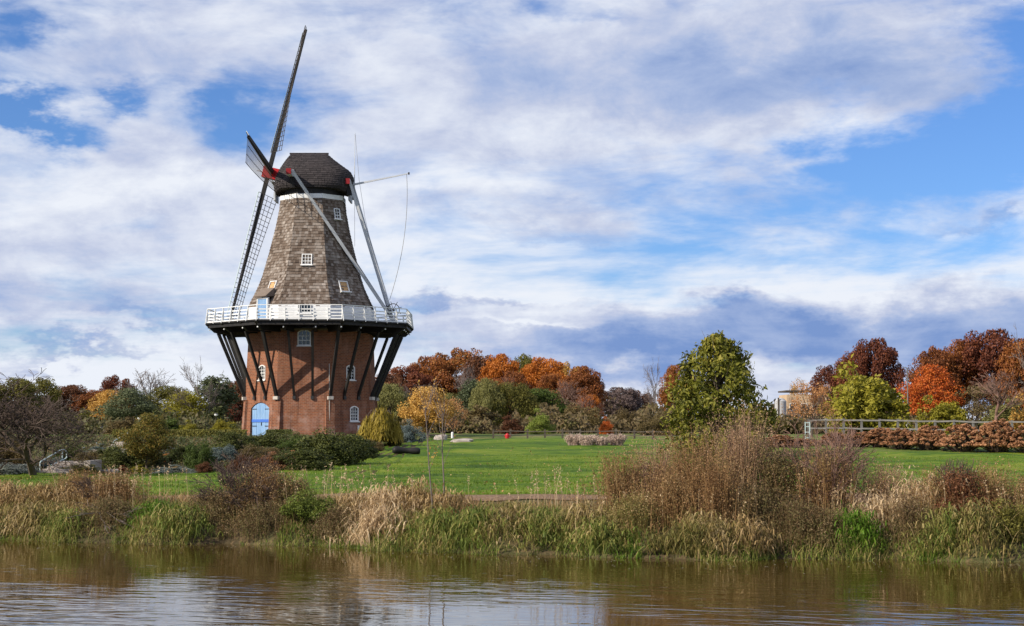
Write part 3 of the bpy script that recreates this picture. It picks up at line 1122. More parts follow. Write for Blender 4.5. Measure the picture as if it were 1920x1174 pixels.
# ---- tail: cross beams, braces, tail pole, winch wheel, brake boom, rod and ropes
for (x, z, yy, bx) in ((-1.56, 23.10, 4.75, 0.40), (3.30, 22.65, 1.95, 0.36)):
    cb = MB().box((x, 0, z), (bx, 2 * yy, 0.46)).build('cross_beam', M_GREYW, mill)
    for s in (-1, 1):
        MB().box((x, s * (yy + 0.10), z), (bx + 0.03, 0.16, 0.49)).build('red_end', M_REDD, cb)
        MB().box((x + 0.1, s * min(yy - 0.5, 3.1), z - 0.70), (0.42, 0.35, 0.95)).build('hanger', M_BLACK, cb)
TB = Vector((7.05, 0, 10.55))
for s in (-1, 1):
    MB().beam((-1.30, s * 4.62, 23.22), TB + Vector((-0.15, s * 0.34, 0.35)), 0.26, 0.30, (0, 1, 0)).build('long_tail_brace', M_GREYW, mill)
    MB().beam((3.42, s * 1.62, 22.75), TB + Vector((-0.05, s * 0.30, 0.75)), 0.22, 0.26, (0, 1, 0)).build('short_tail_brace', M_GREYW, mill)
MB().beam((3.35, 0, 22.95), TB + Vector((0.18, 0, -0.3)), 0.42, 0.40, (0, 1, 0), 0.36, 0.34).build('tail_pole', M_GREYW, mill)
wc = TB + Vector((0.25, -0.55, 0.75))
wheel = MB().tube([wc + Vector((0.55 * math.cos(a), 0.0, 0.55 * math.sin(a))) for a in np.linspace(0, 2 * math.pi, 19)], 0.04, 6, False).build('winch_wheel', M_IRON, mill)
for i in range(4):
    a = i * math.pi / 4 + 0.3
    dd = Vector((math.cos(a), 0, math.sin(a)))
    MB().beam(wc - dd * 0.78, wc + dd * 0.78, 0.05, 0.05, (0, 1, 0)).build('spoke', M_IRON, wheel)
MB().tube([wc - Vector((0, 0.12, 0)), wc + Vector((0, 0.6, 0))], 0.09, 8).build('winch_axle', M_IRON, wheel)
bo0, bo1 = Vector((3.30, -0.25, 22.55)), Vector((8.62, -0.3, 23.62))
boom = MB().beam(bo0, bo1, 0.17, 0.17, (0, 1, 0), 0.09, 0.09).build('brake_boom', M_GREYW, mill)
MB().box(bo1, (0.14, 0.16, 0.2)).build('boom_tip', M_IRON, boom)
MB().tube([(3.72, -0.2, 22.3), (3.74, -0.2, 27.35)], [0.045, 0.02], 6).build('lightning_rod', M_GREYW, mill)


def cat(p, q, sag, n=10):
    p, q = Vector(p), Vector(q)
    return [p.lerp(q, i / n) + Vector((1, 0, 0)) * sag * 4 * (i / n) * (1 - i / n) for i in range(n + 1)]


MB().tube(cat(bo1 - Vector((0.2, 0, 0)), (6.95, -0.35, 12.2), 0.55, 14), 0.022, 4).build('brake_rope', M_ROPE, mill)
MB().tube([(3.76, -0.2, 27.2), (4.15, -0.25, 23.0), (4.7, -0.3, 19.6), (5.6, -0.3, 15.8)], 0.014, 4).build('stay_wire', M_ROPE, mill)
MB().tube([(3.75, -0.4, 22.4), (3.82, -0.5, 17.0)], 0.014, 4).build('stay_wire', M_ROPE, mill)
# ================================================================== plant builders
def unit(v):
    return v / np.maximum(np.linalg.norm(v, axis=-1, keepdims=True), 1e-9)


def cards(rng, C, Nrm, size, aspect=0.6, hang=0.0):
    """leaf-sized diamonds at C facing Nrm; hang turns their long side downwards"""
    n = len(C)
    rv = rng.normal(size=(n, 3))
    if hang:
        rv = rv * (1 - hang) + np.array([0, 0, -1.0]) * hang * 2
    T = unit(rv - Nrm * np.sum(rv * Nrm, -1, keepdims=True))
    B = np.cross(Nrm, T)
    s = np.asarray(size)
    s = (s if s.ndim else np.full(n, float(s)))[:, None] * rng.uniform(0.65, 1.35, (n, 1))
    lift = Nrm * s * 0.22
    V = np.stack([C - T * s, C + B * s * aspect - lift, C + T * s, C - B * s * aspect - lift], 1)
    F = np.arange(4 * n).reshape(n, 4)
    return V.reshape(-1, 3), F


def clumps_cards(rng, cen, rad, per, size, aspect=0.6, jitter=0.9, squash=0.8, hang=0.0, fill=0.45):
    C, N = [], []
    for c, r in zip(cen, rad):
        k = max(4, int(per * rng.uniform(0.7, 1.3)))
        d = unit(rng.normal(size=(k, 3)))
        rr = r * rng.uniform(fill, 1.0, (k, 1)) ** 0.6
        C.append(c + d * rr * np.array([1, 1, squash]))
        N.append(unit(d + rng.normal(size=(k, 3)) * jitter + np.array([0, 0, 0.35])))
    return cards(rng, np.concatenate(C), np.concatenate(N), size, aspect, hang)


def join(parts):
    """several (V, [faces]) -> one"""
    Vs, Fs, b = [], {}, 0
    for V, fl in parts:
        Vs.append(V)
        for f in (fl if isinstance(fl, list) else [fl]):
            Fs.setdefault(f.shape[1], []).append(f + b)
        b += len(V)
    return np.concatenate(Vs), [np.concatenate(f) for f in Fs.values()]


def blades(rng, base, hgt, wid, az, bend, droop, nseg=4):
    """ribbons rising from base, leaning to az, drooping at the tip"""
    n = len(base)
    t = np.linspace(0, 1, nseg + 1)
    out = np.stack([np.cos(az), np.sin(az), np.zeros(n)], -1)
    sa = az + math.pi / 2 + rng.normal(size=n) * 0.7
    side = np.stack([np.cos(sa), np.sin(sa), np.zeros(n)], -1)
    hg, bd, dr, wd = (np.asarray(a, dtype=float).reshape(n, 1) for a in (hgt, bend, droop, wid))
    V = np.zeros((n, 2 * nseg + 1, 3))
    for i, ti in enumerate(t):
        p = base + out * (hg * bd * ti ** 1.8) + np.array([0, 0, 1.0]) * (hg * (ti - dr * ti ** 3))
        if i < nseg:
            w = wd * (1 - 0.75 * ti ** 1.5) * 0.5
            V[:, 2 * i] = p - side * w
            V[:, 2 * i + 1] = p + side * w
        else:
            V[:, 2 * nseg] = p
    st = (np.arange(n) * (2 * nseg + 1))[:, None]
    Q = np.concatenate([st + np.array([2 * i, 2 * i + 1, 2 * i + 3, 2 * i + 2]) for i in range(nseg - 1)])
    Tt = st + np.array([2 * nseg - 2, 2 * nseg - 1, 2 * nseg])
    return V.reshape(-1, 3), [Q, Tt]


def grow(rng, tubes, p, d, L, r, lev, maxlev, wander, lift, kids, spread, shrink=0.68):
    n = 4 if lev < 2 else 3
    pts, rad = [p.copy()], [r]
    for i in range(n):
        d = d + Vector(rng.normal(size=3)) * wander + Vector((0, 0, lift))
        d.normalize()
        p = p + d * (L / n)
        pts.append(p.copy())
        rad.append(r * (1 - 0.5 * (i + 1) / n))
    tubes.append((lev, pts, rad))
    if lev >= maxlev:
        return
    k = kids[min(lev, len(kids) - 1)]
    for j in range(k):
        f = rng.uniform(0.35, 1.0) if j else 1.0
        seg = min(int(f * n), n - 1)
        q = pts[seg].lerp(pts[seg + 1], f * n - seg if f < 1 else 1.0)
        dd = (pts[seg + 1] - pts[seg]).normalized()
        ax = Vector(rng.normal(size=3)).cross(dd)
        if ax.length < 1e-3:
            continue
        ang = spread * rng.uniform(0.55, 1.3) * (0.5 if j == 0 else 1)
        nd = Matrix.Rotation(ang, 3, ax.normalized()) @ dd
        grow(rng, tubes, q, nd, L * shrink * rng.uniform(0.7, 1.15), r * (0.62 if j == 0 else 0.5), lev + 1, maxlev, wander, lift, kids, spread, shrink)


def tubes_to_mb(tubes, lo, hi, rmin):
    mb = MB()
    for lev, pts, rad in tubes:
        if lo <= lev <= hi:
            mb.tube(pts, [max(x, rmin) for x in rad], 6 if lev < 2 else 3, cap=(lev < 2))
    return mb


M_BARK = worn('grey_brown_bark', (0.085, 0.066, 0.052), (0.16, 0.13, 0.105), 4.0, 0.95, 0.1, 0.6, (1, 1, 0.3))
M_TWIG = worn('grey_twigs', (0.13, 0.105, 0.095), (0.20, 0.165, 0.150), 3.0, 0.9, 0.1)
M_TWIGB = worn('dark_brown_twigs', (0.062, 0.043, 0.036), (0.115, 0.085, 0.070), 3.0, 0.9, 0.1)
M_TWIGP = worn('pinkish_brown_twigs', (0.15, 0.085, 0.068), (0.25, 0.16, 0.125), 3.0, 0.9, 0.1)

# ---- tree prototypes: height 1, crown about `wide` across
PROTO = {}
PW = {}


def proto_tree(key, seed, wide, z0, ncl, per, size, squash=0.8, top=0.0, hang=0.0, aspect=0.6, clr=(0.09, 0.16), trunk_r=0.018, fill=0.45):
    rng = np.random.default_rng(seed)
    rx, rz_, cz = wide / 2, (1 - z0) / 2, (1 + z0) / 2
    cen, rad = [], []
    lobes = []
    if key[:3] in ('bus', 'fin'):                     # a bush is several stems' domes grown together
        for j in range(6):
            a = j * 1.05 + rng.uniform(-0.3, 0.3)
            q = rng.uniform(0.12, 0.30) * wide if j else 0.05
            lobes.append((math.cos(a) * q, math.sin(a) * q, rng.uniform(0.55, 0.95) if j else 1.0, rng.uniform(0.20, 0.30) * wide))
    while len(cen) < ncl:
        d = unit(rng.normal(size=3))
        f = rng.uniform(0.45, 0.92) ** 0.7
        if lobes:
            lx_, ly_, lt, lr = lobes[rng.integers(len(lobes))]
            r = rng.uniform(*clr) * 0.62
            zc_ = abs(d[2]) * f * lt if rng.uniform() < 0.8 else rng.uniform(-0.02, 0.3)
            cen.append(np.array([lx_ + d[0] * f * lr, ly_ + d[1] * f * lr, min(zc_, lt - r * 0.6)]))
            rad.append(r)
            continue
        z = d[2] * f
        if z < -0.55 and rng.uniform() < 0.6:
            continue
        tp = 1 - top * max(0, z) - 0.15 * abs(z)
        lob = 1 + 0.16 * math.sin(3 * math.atan2(d[1], d[0]) + seed) * (1 - abs(z))
        r = rng.uniform(*clr)
        c = np.array([d[0] * f * rx * tp * lob, d[1] * f * rx * tp * lob, cz + z * rz_])
        c[2] = min(c[2], 1 - r * squash * 0.9)
        cen.append(c)
        rad.append(r * (1 if top < 0.3 else 1 - 0.4 * max(0, z)))
    V, F = clumps_cards(rng, cen, rad, per, size, aspect, 0.85, squash, hang, fill)
    if lobes:                                         # loose shoots that break the outline
        kk = rng.integers(0, len(cen), 260)
        dd = unit(rng.normal(size=(260, 3)) + np.array([0, 0, 0.9]))
        cc = np.array(cen)[kk] + dd * (np.array(rad)[kk] * rng.uniform(1.0, 1.55, 260))[:, None]
        V2, F2 = cards(rng, cc, unit(np.cross(dd, rng.normal(size=(260, 3)))), size * 1.5, 0.35)
        V, F = join([(V, F), (V2, F2)])
        F = F[0]
    zt = np.percentile(V[:, 2], 99.3)
    PW[key] = 2 * np.percentile(np.hypot(V[:, 0], V[:, 1]), 96)
    V = V * np.array([1, 1, 1 / zt])
    crown = npmesh('crown', V, [F])
    mb = MB()
    th = z0 + (1 - z0) * 0.55
    pts = [Vector((0.012 * math.sin(5 * t + seed) * t, 0.012 * math.cos(4 * t + seed) * t, -0.02 + th * t)) for t in np.linspace(0, 1, 7)]
    mb.tube(pts, [trunk_r * (1.5 if i == 0 else 1) * (1 - 0.75 * i / 6) for i in range(7)], 7)
    for c in cen[:int(ncl * 0.45)]:
        s = pts[rng.integers(2, 6)]
        e = Vector(c)
        m_ = s.lerp(e, 0.5) + Vector((0, 0, -0.03))
        mb.tube([s, m_, e], [trunk_r * 0.42, trunk_r * 0.28, trunk_r * 0.10], 4, cap=False)
    PROTO[key] = (mb.mesh('trunk'), crown)


for i in range(3):
    proto_tree('oak%d' % i, 10 + i, 0.95, 0.16, 84, 230, 0.0150, 0.75)
    proto_tree('maple%d' % i, 20 + i, 0.72, 0.14, 64, 220, 0.0130, 0.85, 0.25)
for i in range(2):
    proto_tree('willow%d' % i, 30 + i, 0.85, 0.04, 70, 210, 0.020, 1.1, 0.1, hang=0.75, aspect=0.28)
    proto_tree('bush%d' % i, 40 + i, 1.10, 0.0, 100, 110, 0.024, 0.85, clr=(0.14, 0.24), trunk_r=0.03)
    proto_tree('sparse%d' % i, 50 + i, 0.75, 0.22, 60, 46, 0.0135, 0.8, fill=0.1)
proto_tree('column0', 61, 0.42, 0.05, 46, 130, 0.015, 1.3, 0.35, clr=(0.07, 0.12))
for i in range(2):
    proto_tree('fine%d' % i, 70 + i, 1.25, 0.0, 110, 170, 0.0165, 0.8, clr=(0.15, 0.25), trunk_r=0.03)


def proto_bare(key, seed, maxlev, wander, lift, kids, spread, rmin, trunk=0.30, shrink=0.70, r0=0.022):
    rng = np.random.default_rng(seed)
    tubes = []
    grow(rng, tubes, Vector((0, 0, -0.02)), Vector((0, 0, 1)), trunk, r0, 0, maxlev, wander, lift, kids, spread, shrink)
    zmax = float(np.percentile([p.z for _, pts, _ in tubes for p in pts], 98.5))
    for _, pts, rad in tubes:
        for p in pts:
            p *= 1 / zmax
    wd = float(np.percentile([max(abs(p.x), abs(p.y)) for _, pts, _ in tubes for p in pts], 97)) * 2
    PROTO[key] = (tubes_to_mb(tubes, 0, 1, rmin).mesh('trunk'), tubes_to_mb(tubes, 2, 9, rmin).mesh('branches'))
    return wd


BAREW = {}
for i in range(2):
    BAREW['bare%d' % i] = proto_bare('bare%d' % i, 80 + i, 5, 0.13, 0.07, (4, 4, 4, 3, 3), R(36), 0.0017)
BAREW['spread0'] = proto_bare('spread0', 92, 6, 0.17, 0.012, (8, 4, 4, 3, 3, 3), R(48), 0.0024, 0.17, 0.74, 0.035)


def tree(name, key, mat, u, vtop, Y, wpx, label, cat='tree', group=None, zoff=0.0, rot=None, vbase=None):
    """place a prototype so that its foot stands on the land at distance Y"""
    if vbase is not None:
        g = hit(u, vbase)
        Y = g.y
    c = P(u, 800, Y)
    x, y = c.x, Y
    z = h(x, y) + zoff
    ht = P(u, vtop, Y).z - z
    wide = wpx / FPX * Y
    if key in BAREW:
        base_w = BAREW[key]
    else:
        base_w = PW[key]
    sx = wide / base_w
    rr = random.Random(int(u * 7 + vtop * 13 + Y))
    e = empty(name, (x, y, z), label, cat, group, rz=rr.uniform(0, 6.28) if rot is None else rot)
    e.scale = (sx, sx * rr.uniform(0.9, 1.1), ht)
    tr, cr = PROTO[key]
    bark, leaf = mat if isinstance(mat, tuple) else (M_BARK, mat)
    link('trunk', tr, bark, e)
    link('branches' if key in BAREW else 'crown', cr, leaf, e)
    return e


L_RUST = leafy('rust_oak_leaves', [(0.085, 0.030, 0.012), (0.165, 0.052, 0.017), (0.26, 0.085, 0.022), (0.36, 0.14, 0.032), (0.16, 0.10, 0.026)])
L_RED = leafy('dark_red_leaves', [(0.060, 0.022, 0.015), (0.12, 0.036, 0.020), (0.20, 0.060, 0.026), (0.27, 0.10, 0.036)])
L_BROWNRED = leafy('brown_red_leaves', [(0.067, 0.029, 0.016), (0.140, 0.057, 0.027), (0.207, 0.090, 0.038)])
L_ORANGE = leafy('orange_leaves', [(0.244, 0.072, 0.013), (0.439, 0.137, 0.019), (0.561, 0.203, 0.028)])
L_GOLD = leafy('golden_leaves', [(0.36, 0.185, 0.035), (0.54, 0.31, 0.065), (0.66, 0.42, 0.13)])
L_PEACH = leafy('peach_leaves', [(0.36, 0.16, 0.06), (0.50, 0.25, 0.10), (0.58, 0.34, 0.17)])
L_OLIVE = leafy('olive_leaves', [(0.085, 0.080, 0.016), (0.155, 0.145, 0.028), (0.235, 0.205, 0.044)])
L_PALEOL = leafy('pale_olive_leaves', [(0.12, 0.120, 0.034), (0.20, 0.195, 0.060), (0.28, 0.265, 0.095)])
L_GREEN = leafy('green_leaves', [(0.036, 0.058, 0.010), (0.075, 0.110, 0.020), (0.125, 0.165, 0.032)])
L_DARKG = leafy('dark_evergreen_leaves', [(0.020, 0.028, 0.006), (0.042, 0.054, 0.010), (0.078, 0.090, 0.018), (0.12, 0.12, 0.028)], 0.12)
L_GREYG = leafy('grey_green_leaves', [(0.061, 0.079, 0.037), (0.104, 0.126, 0.059), (0.152, 0.173, 0.086)])
L_YELLG = leafy('yellow_green_leaves', [(0.159, 0.149, 0.015), (0.268, 0.239, 0.024), (0.366, 0.323, 0.043)])
L_BRIGHT = leafy('bright_yellow_green_leaves', [(0.13, 0.17, 0.025), (0.20, 0.25, 0.040), (0.27, 0.30, 0.070)])
L_MAUVE = leafy('mauve_bare_twigs', [(0.085, 0.060, 0.055), (0.125, 0.088, 0.080), (0.165, 0.120, 0.110)], 0.1)
L_SCAR = leafy('scarlet_orange_leaves', [(0.317, 0.054, 0.013), (0.488, 0.102, 0.019), (0.586, 0.191, 0.030)])
L_OLBR = leafy('olive_brown_leaves', [(0.091, 0.066, 0.026), (0.152, 0.110, 0.043), (0.201, 0.155, 0.062)])
L_BLUEG = leafy('blue_grey_lavender', [(0.075, 0.105, 0.095), (0.12, 0.155, 0.145), (0.18, 0.215, 0.205)], 0.1)
L_SILVER = leafy('silver_leaves', [(0.17, 0.20, 0.17), (0.26, 0.29, 0.25), (0.36, 0.38, 0.34)], 0.1)
L_PINK = leafy('pale_plumes', [(0.36, 0.25, 0.20), (0.50, 0.37, 0.30), (0.60, 0.48, 0.40)])
L_HYD = leafy('dry_hydrangea_heads', [(0.17, 0.075, 0.034), (0.29, 0.135, 0.062), (0.42, 0.21, 0.105)], 0.15)
L_WEEP = leafy('weeping_yellow_leaves', [(0.171, 0.126, 0.013), (0.268, 0.197, 0.024), (0.342, 0.263, 0.041)])
L_MAG = leafy('magnolia_leaves', [(0.050, 0.056, 0.006), (0.110, 0.115, 0.012), (0.20, 0.195, 0.024), (0.36, 0.30, 0.055)], 0.3, 0.3, 0.5)
B_TAN = leafy('dry_tan_blades', [(0.140, 0.124, 0.032), (0.281, 0.189, 0.076), (0.454, 0.313, 0.146), (0.626, 0.464, 0.259)], 0.3, 0.25, 0.8)
B_PALE = leafy('pale_straw_blades', [(0.38, 0.26, 0.135), (0.56, 0.41, 0.235), (0.70, 0.55, 0.36)], 0.3, 0.2, 0.8)
B_GREEN = leafy('green_bank_blades', [(0.061, 0.091, 0.015), (0.116, 0.159, 0.027), (0.195, 0.226, 0.044), (0.317, 0.262, 0.085), (0.488, 0.366, 0.171)], 0.3, 0.4, 0.7)
B_VIVID = leafy('vivid_green_blades', [(0.060, 0.132, 0.010), (0.120, 0.222, 0.017), (0.204, 0.312, 0.034)], 0.3, 0.3, 0.7)
B_OLIVE = leafy('olive_bank_blades', [(0.083, 0.076, 0.019), (0.147, 0.147, 0.035), (0.260, 0.206, 0.068), (0.378, 0.277, 0.118), (0.519, 0.401, 0.224)], 0.3, 0.4, 0.7)
B_BROWN = leafy('brown_weed_stalks', [(0.129, 0.065, 0.027), (0.224, 0.123, 0.052), (0.336, 0.196, 0.090), (0.202, 0.140, 0.047), (0.470, 0.314, 0.168)], 0.2, 0.35, 0.8)
B_DKBR = leafy('dark_brown_weeds', [(0.066, 0.040, 0.018), (0.127, 0.077, 0.035), (0.198, 0.132, 0.064), (0.121, 0.116, 0.035), (0.286, 0.198, 0.105)], 0.2, 0.35, 0.8)
B_PINKBR = leafy('pinkish_brown_weeds', [(0.21, 0.115, 0.062), (0.32, 0.19, 0.108), (0.44, 0.29, 0.18), (0.25, 0.17, 0.070)], 0.2, 0.3, 0.8)
# ================================================================== trees beyond the lawn
BACKG = 'autumn trees of the wood behind the mill'
LEFTG = 'trees behind the garden left of the mill'
RIGHTG = 'trees behind the hydrangea hedge'
for (key, mat, u, vt, Y, wd, name, lab, grp) in [
    # wood right of the mill, back row
    ('oak0', L_BROWNRED, 722, 702, 262, 95, 'oak_tree', 'brown-red oak just right of the mill gallery, partly behind a brace', BACKG),
    ('oak1', L_RED, 762, 690, 270, 100, 'oak_tree', 'dark red-brown oak at the left end of the rust-coloured wood', BACKG),
    ('oak2', L_RUST, 806, 672, 278, 105, 'oak_tree', 'rust oak just left of the highest crown of the wood', BACKG),
    ('oak0', L_RUST, 856, 659, 284, 125, 'oak_tree', 'tallest rust-red oak, highest crown of the wood', BACKG),
    ('oak1', L_BROWNRED, 906, 672, 276, 100, 'oak_tree', 'brown-red oak just right of the tallest rust oak', BACKG),
    ('oak2', L_ORANGE, 942, 668, 270, 84, 'oak_tree', 'orange-rust oak in the middle of the wood skyline', BACKG),
    ('oak0', L_OLIVE, 984, 670, 288, 84, 'oak_tree', 'olive-topped oak rising between two orange oaks in the wood', BACKG),
    ('oak1', L_RUST, 958, 700, 258, 90, 'oak_tree', 'lower rust oak below the orange skyline oak', BACKG),
    ('oak2', L_ORANGE, 1020, 674, 268, 96, 'oak_tree', 'bright orange oak right of the olive-topped oak', BACKG),
    ('oak0', L_GOLD, 1064, 684, 284, 66, 'oak_tree', 'gold-tinged oak near the right end of the wood', BACKG),
    ('oak1', L_RUST, 1038, 704, 256, 84, 'oak_tree', 'rust-red oak in front of the gold-tinged oak', BACKG),
    ('oak2', L_RUST, 1098, 690, 264, 84, 'oak_tree', 'orange-brown oak that ends the wood on its right', BACKG),
    ('maple1', L_ORANGE, 1106, 742, 240, 50, 'maple_tree', 'low orange tree at the foot of the wood end', BACKG),
    # middle row
    ('willow0', L_PALEOL, 730, 722, 205, 92, 'willow_tree', 'pale olive willow close to the right wall of the mill', BACKG),
    ('willow1', L_PALEOL, 846, 740, 212, 70, 'willow_tree', 'pale olive willow behind the thin peach-gold tree', BACKG),
    ('column0', L_GREYG, 886, 714, 206, 56, 'poplar_tree', 'tall narrow grey-green tree in the middle row of the wood', BACKG),
    ('willow0', L_PALEOL, 912, 712, 202, 60, 'willow_tree', 'yellow-olive willow next to the narrow grey-green tree', BACKG),
    ('willow1', L_OLIVE, 956, 720, 204, 100, 'willow_tree', 'broad olive willow in front of the rust oaks', BACKG),
    ('maple0', L_GREEN, 1012, 730, 208, 104, 'broadleaf_tree', 'round dark green tree at the right of the willows', BACKG),
    ('bush0', L_OLBR, 900, 765, 188, 90, 'thicket_bush', 'olive-brown thicket below the narrow grey-green tree', BACKG),
    ('bush1', L_OLIVE, 842, 775, 182, 100, 'thicket_bush', 'olive bush below the thin peach-gold tree', BACKG),
    ('bush0', L_BROWNRED, 956, 782, 176, 50, 'red_bush', 'red-brown bush below the broad olive willow', BACKG),
    ('fine0', L_BRIGHT, 1012, 770, 168, 64, 'yellow_bush', 'bright yellow-green bush before the round dark green tree', BACKG),
    ('fine1', L_OLBR, 1092, 762, 192, 84, 'thicket_bush', 'brownish olive bush below the right end of the wood', BACKG),
    ('fine0', L_SCAR, 1136, 784, 172, 32, 'red_bush', 'small scarlet bush right of the brownish olive bush', BACKG),
    ('maple2', L_GOLD, 802, 728, 128, 104, 'golden_tree', 'fine-leaved golden tree between the weeping tree and the willows', BACKG),
    ('sparse1', L_PEACH, 850, 748, 132, 58, 'golden_tree', 'thin peach-gold tree right of the fuller golden one', BACKG),
    # gap between the wood and the magnolia
    ('oak2', L_MAUVE, 1162, 728, 300, 90, 'distant_tree', 'low mauve-grey tree just right of the wood end', BACKG),
    ('oak0', L_BROWNRED, 1196, 735, 305, 70, 'distant_tree', 'low brown-red tree under the bare tree', BACKG),
    ('oak1', L_RUST, 1272, 688, 240, 66, 'oak_tree', 'rust-orange oak peeping out left of the big magnolia', BACKG),
    ('fine1', L_OLBR, 1180, 772, 186, 80, 'thicket_bush', 'brown bush behind the right end of the plain rail fence', BACKG),
    ('fine0', L_OLBR, 1240, 766, 150, 90, 'thicket_bush', 'tawny brown bush at the left foot of the magnolia', BACKG),
    # right of the magnolia
    ('sparse1', L_GOLD, 1500, 712, 300, 40, 'larch_tree', 'thin sparse gold tree above the beige building', RIGHTG),
    ('sparse0', L_PEACH, 1522, 718, 128, 92, 'peach_tree', 'airy peach-orange tree before the beige building', RIGHTG),
    ('bush1', L_OLIVE, 1470, 785, 175, 70, 'thicket_bush', 'olive bush below the white tank', RIGHTG),
    ('bush0', L_BROWNRED, 1436, 768, 205, 46, 'red_bush', 'brown-red bush just right of the magnolia', RIGHTG),
    ('oak0', L_RED, 1558, 690, 246, 72, 'oak_tree', 'dark red oak at the left end of the right-hand group', RIGHTG),
    ('oak1', L_RED, 1596, 664, 244, 72, 'oak_tree', 'dark red oak between the low red oak and the tall dark one', RIGHTG),
    ('oak2', L_RED, 1642, 640, 240, 104, 'oak_tree', 'tall dark red oak above the yellow-green tree', RIGHTG),
    ('sparse1', L_RED, 1704, 690, 236, 60, 'oak_tree', 'thin dark red tree behind the tall white pole', RIGHTG),
    ('bush1', L_YELLG, 1614, 700, 158, 168, 'yellow_tree', 'broad yellow-green tree left of the white pole', RIGHTG),
    ('oak0', L_RUST, 1752, 656, 226, 92, 'oak_tree', 'rust oak right of the white pole', RIGHTG),
    ('oak1', L_RUST, 1796, 643, 230, 90, 'oak_tree', 'brown-rust oak between two taller reds on the right', RIGHTG),
    ('oak2', L_RED, 1866, 624, 228, 140, 'oak_tree', 'tallest dark red oak on the right-hand side', RIGHTG),
    ('oak0', L_RUST, 1930, 640, 220, 110, 'oak_tree', 'rust oak cut by the right picture edge', RIGHTG),
    ('maple2', L_SCAR, 1746, 688, 178, 112, 'maple_tree', 'bright scarlet-orange maple in front of the rust oaks', RIGHTG),
    ('bush1', L_YELLG, 1766, 752, 172, 90, 'yellow_bush', 'golden-yellow bush at the foot of the scarlet maple', RIGHTG),
    ('sparse0', L_OLBR, 1832, 722, 176, 110, 'broadleaf_tree', 'olive-brown half bare tree right of the scarlet maple', RIGHTG),
    ('bush0', L_PALEOL, 1890, 752, 172, 90, 'thicket_bush', 'pale green bush below the tallest right-hand oak', RIGHTG),
    ('bush1', L_GOLD, 1935, 748, 168, 70, 'yellow_bush', 'gold bush at the right picture edge', RIGHTG),
    ('bush0', L_BROWNRED, 1690, 762, 190, 90, 'red_bush', 'dim brown-red bush behind the pole foot', RIGHTG),
    # left of the mill
    ('oak1', L_OLIVE, 22, 712, 232, 110, 'oak_tree', 'olive oak at the left picture edge', LEFTG),
    ('oak0', L_OLIVE, 72, 712, 238, 80, 'oak_tree', 'olive-orange oak next to the left-edge oak', LEFTG),
    ('oak2', L_BROWNRED, 128, 724, 244, 100, 'oak_tree', 'brown-red oak behind the spreading bare tree', LEFTG),
    ('oak1', L_RUST, 172, 734, 240, 80, 'oak_tree', 'rust oak left of the dark red domed oak', LEFTG),
    ('oak0', L_RED, 216, 708, 248, 74, 'oak_tree', 'dark red domed oak above the garden', LEFTG),
    ('maple1', L_GOLD, 208, 734, 206, 80, 'maple_tree', 'gold-tinged tree under the dark red domed oak', LEFTG),
    ('maple2', L_GREYG, 242, 730, 202, 110, 'broadleaf_tree', 'grey-green round tree under the dark red domed oak', LEFTG),
    ('maple0', L_OLIVE, 318, 726, 210, 110, 'broadleaf_tree', 'olive tree between the two tall bare trees', LEFTG),
    ('maple1', L_YELLG, 350, 736, 196, 84, 'broadleaf_tree', 'yellow-green tree below the larger bare tree', LEFTG),
    ('column0', L_GREYG, 398, 708, 200, 84, 'poplar_tree', 'tall grey-green tree inside the larger bare tree', LEFTG),
    ('oak2', L_BROWNRED, 442, 716, 240, 92, 'oak_tree', 'brown-red oak touching the left wall of the mill', LEFTG),
    ('bush0', L_RED, 440, 765, 205, 44, 'red_bush', 'deep red bush close to the left wall of the mill', LEFTG),
    ('bush1', L_DARKG, 300, 772, 190, 80, 'evergreen_bush', 'dark evergreen behind the small orange garden tree', LEFTG),
    ('bush0', L_DARKG, 400, 768, 180, 70, 'evergreen_bush', 'dark evergreen below the larger bare tree', LEFTG),
    ('fine0', L_YELLG, 356, 790, 150, 48, 'yellow_bush', 'variegated yellow bush behind the clipped hedge', LEFTG),
    ('fine1', L_YELLG, 422, 790, 146, 48, 'yellow_bush', 'yellow-green bush left of the great blue door', LEFTG),
    ('bush0', L_OLBR, 60, 765, 180, 110, 'thicket_bush', 'brown thicket seen through the spreading bare tree', LEFTG),
    ('bush1', L_OLIVE, 150, 775, 176, 90, 'thicket_bush', 'olive thicket above the shelter roof', LEFTG),
    ('bush0', L_OLBR, 235, 785, 160, 80, 'thicket_bush', 'tawny thicket behind the uppermost handrail', LEFTG),
    ('bush1', L_GREEN, 315, 785, 165, 60, 'green_bush', 'green bush right of the small orange garden tree', LEFTG),
    # out of frame, for a step to the side
    ('oak0', L_RUST, -70, 705, 236, 120, 'oak_tree', 'rust oak beyond the left picture edge', LEFTG),
    ('oak2', L_RED, -160, 700, 244, 120, 'oak_tree', 'dark red oak beyond the left picture edge', LEFTG),
    ('oak1', L_RED, 2030, 640, 228, 130, 'oak_tree', 'dark red oak beyond the right picture edge', RIGHTG),
]:
    tree(name, key, mat, u, vt, Y, wd, lab, 'bush' if 'bush' in name else 'tree', grp)

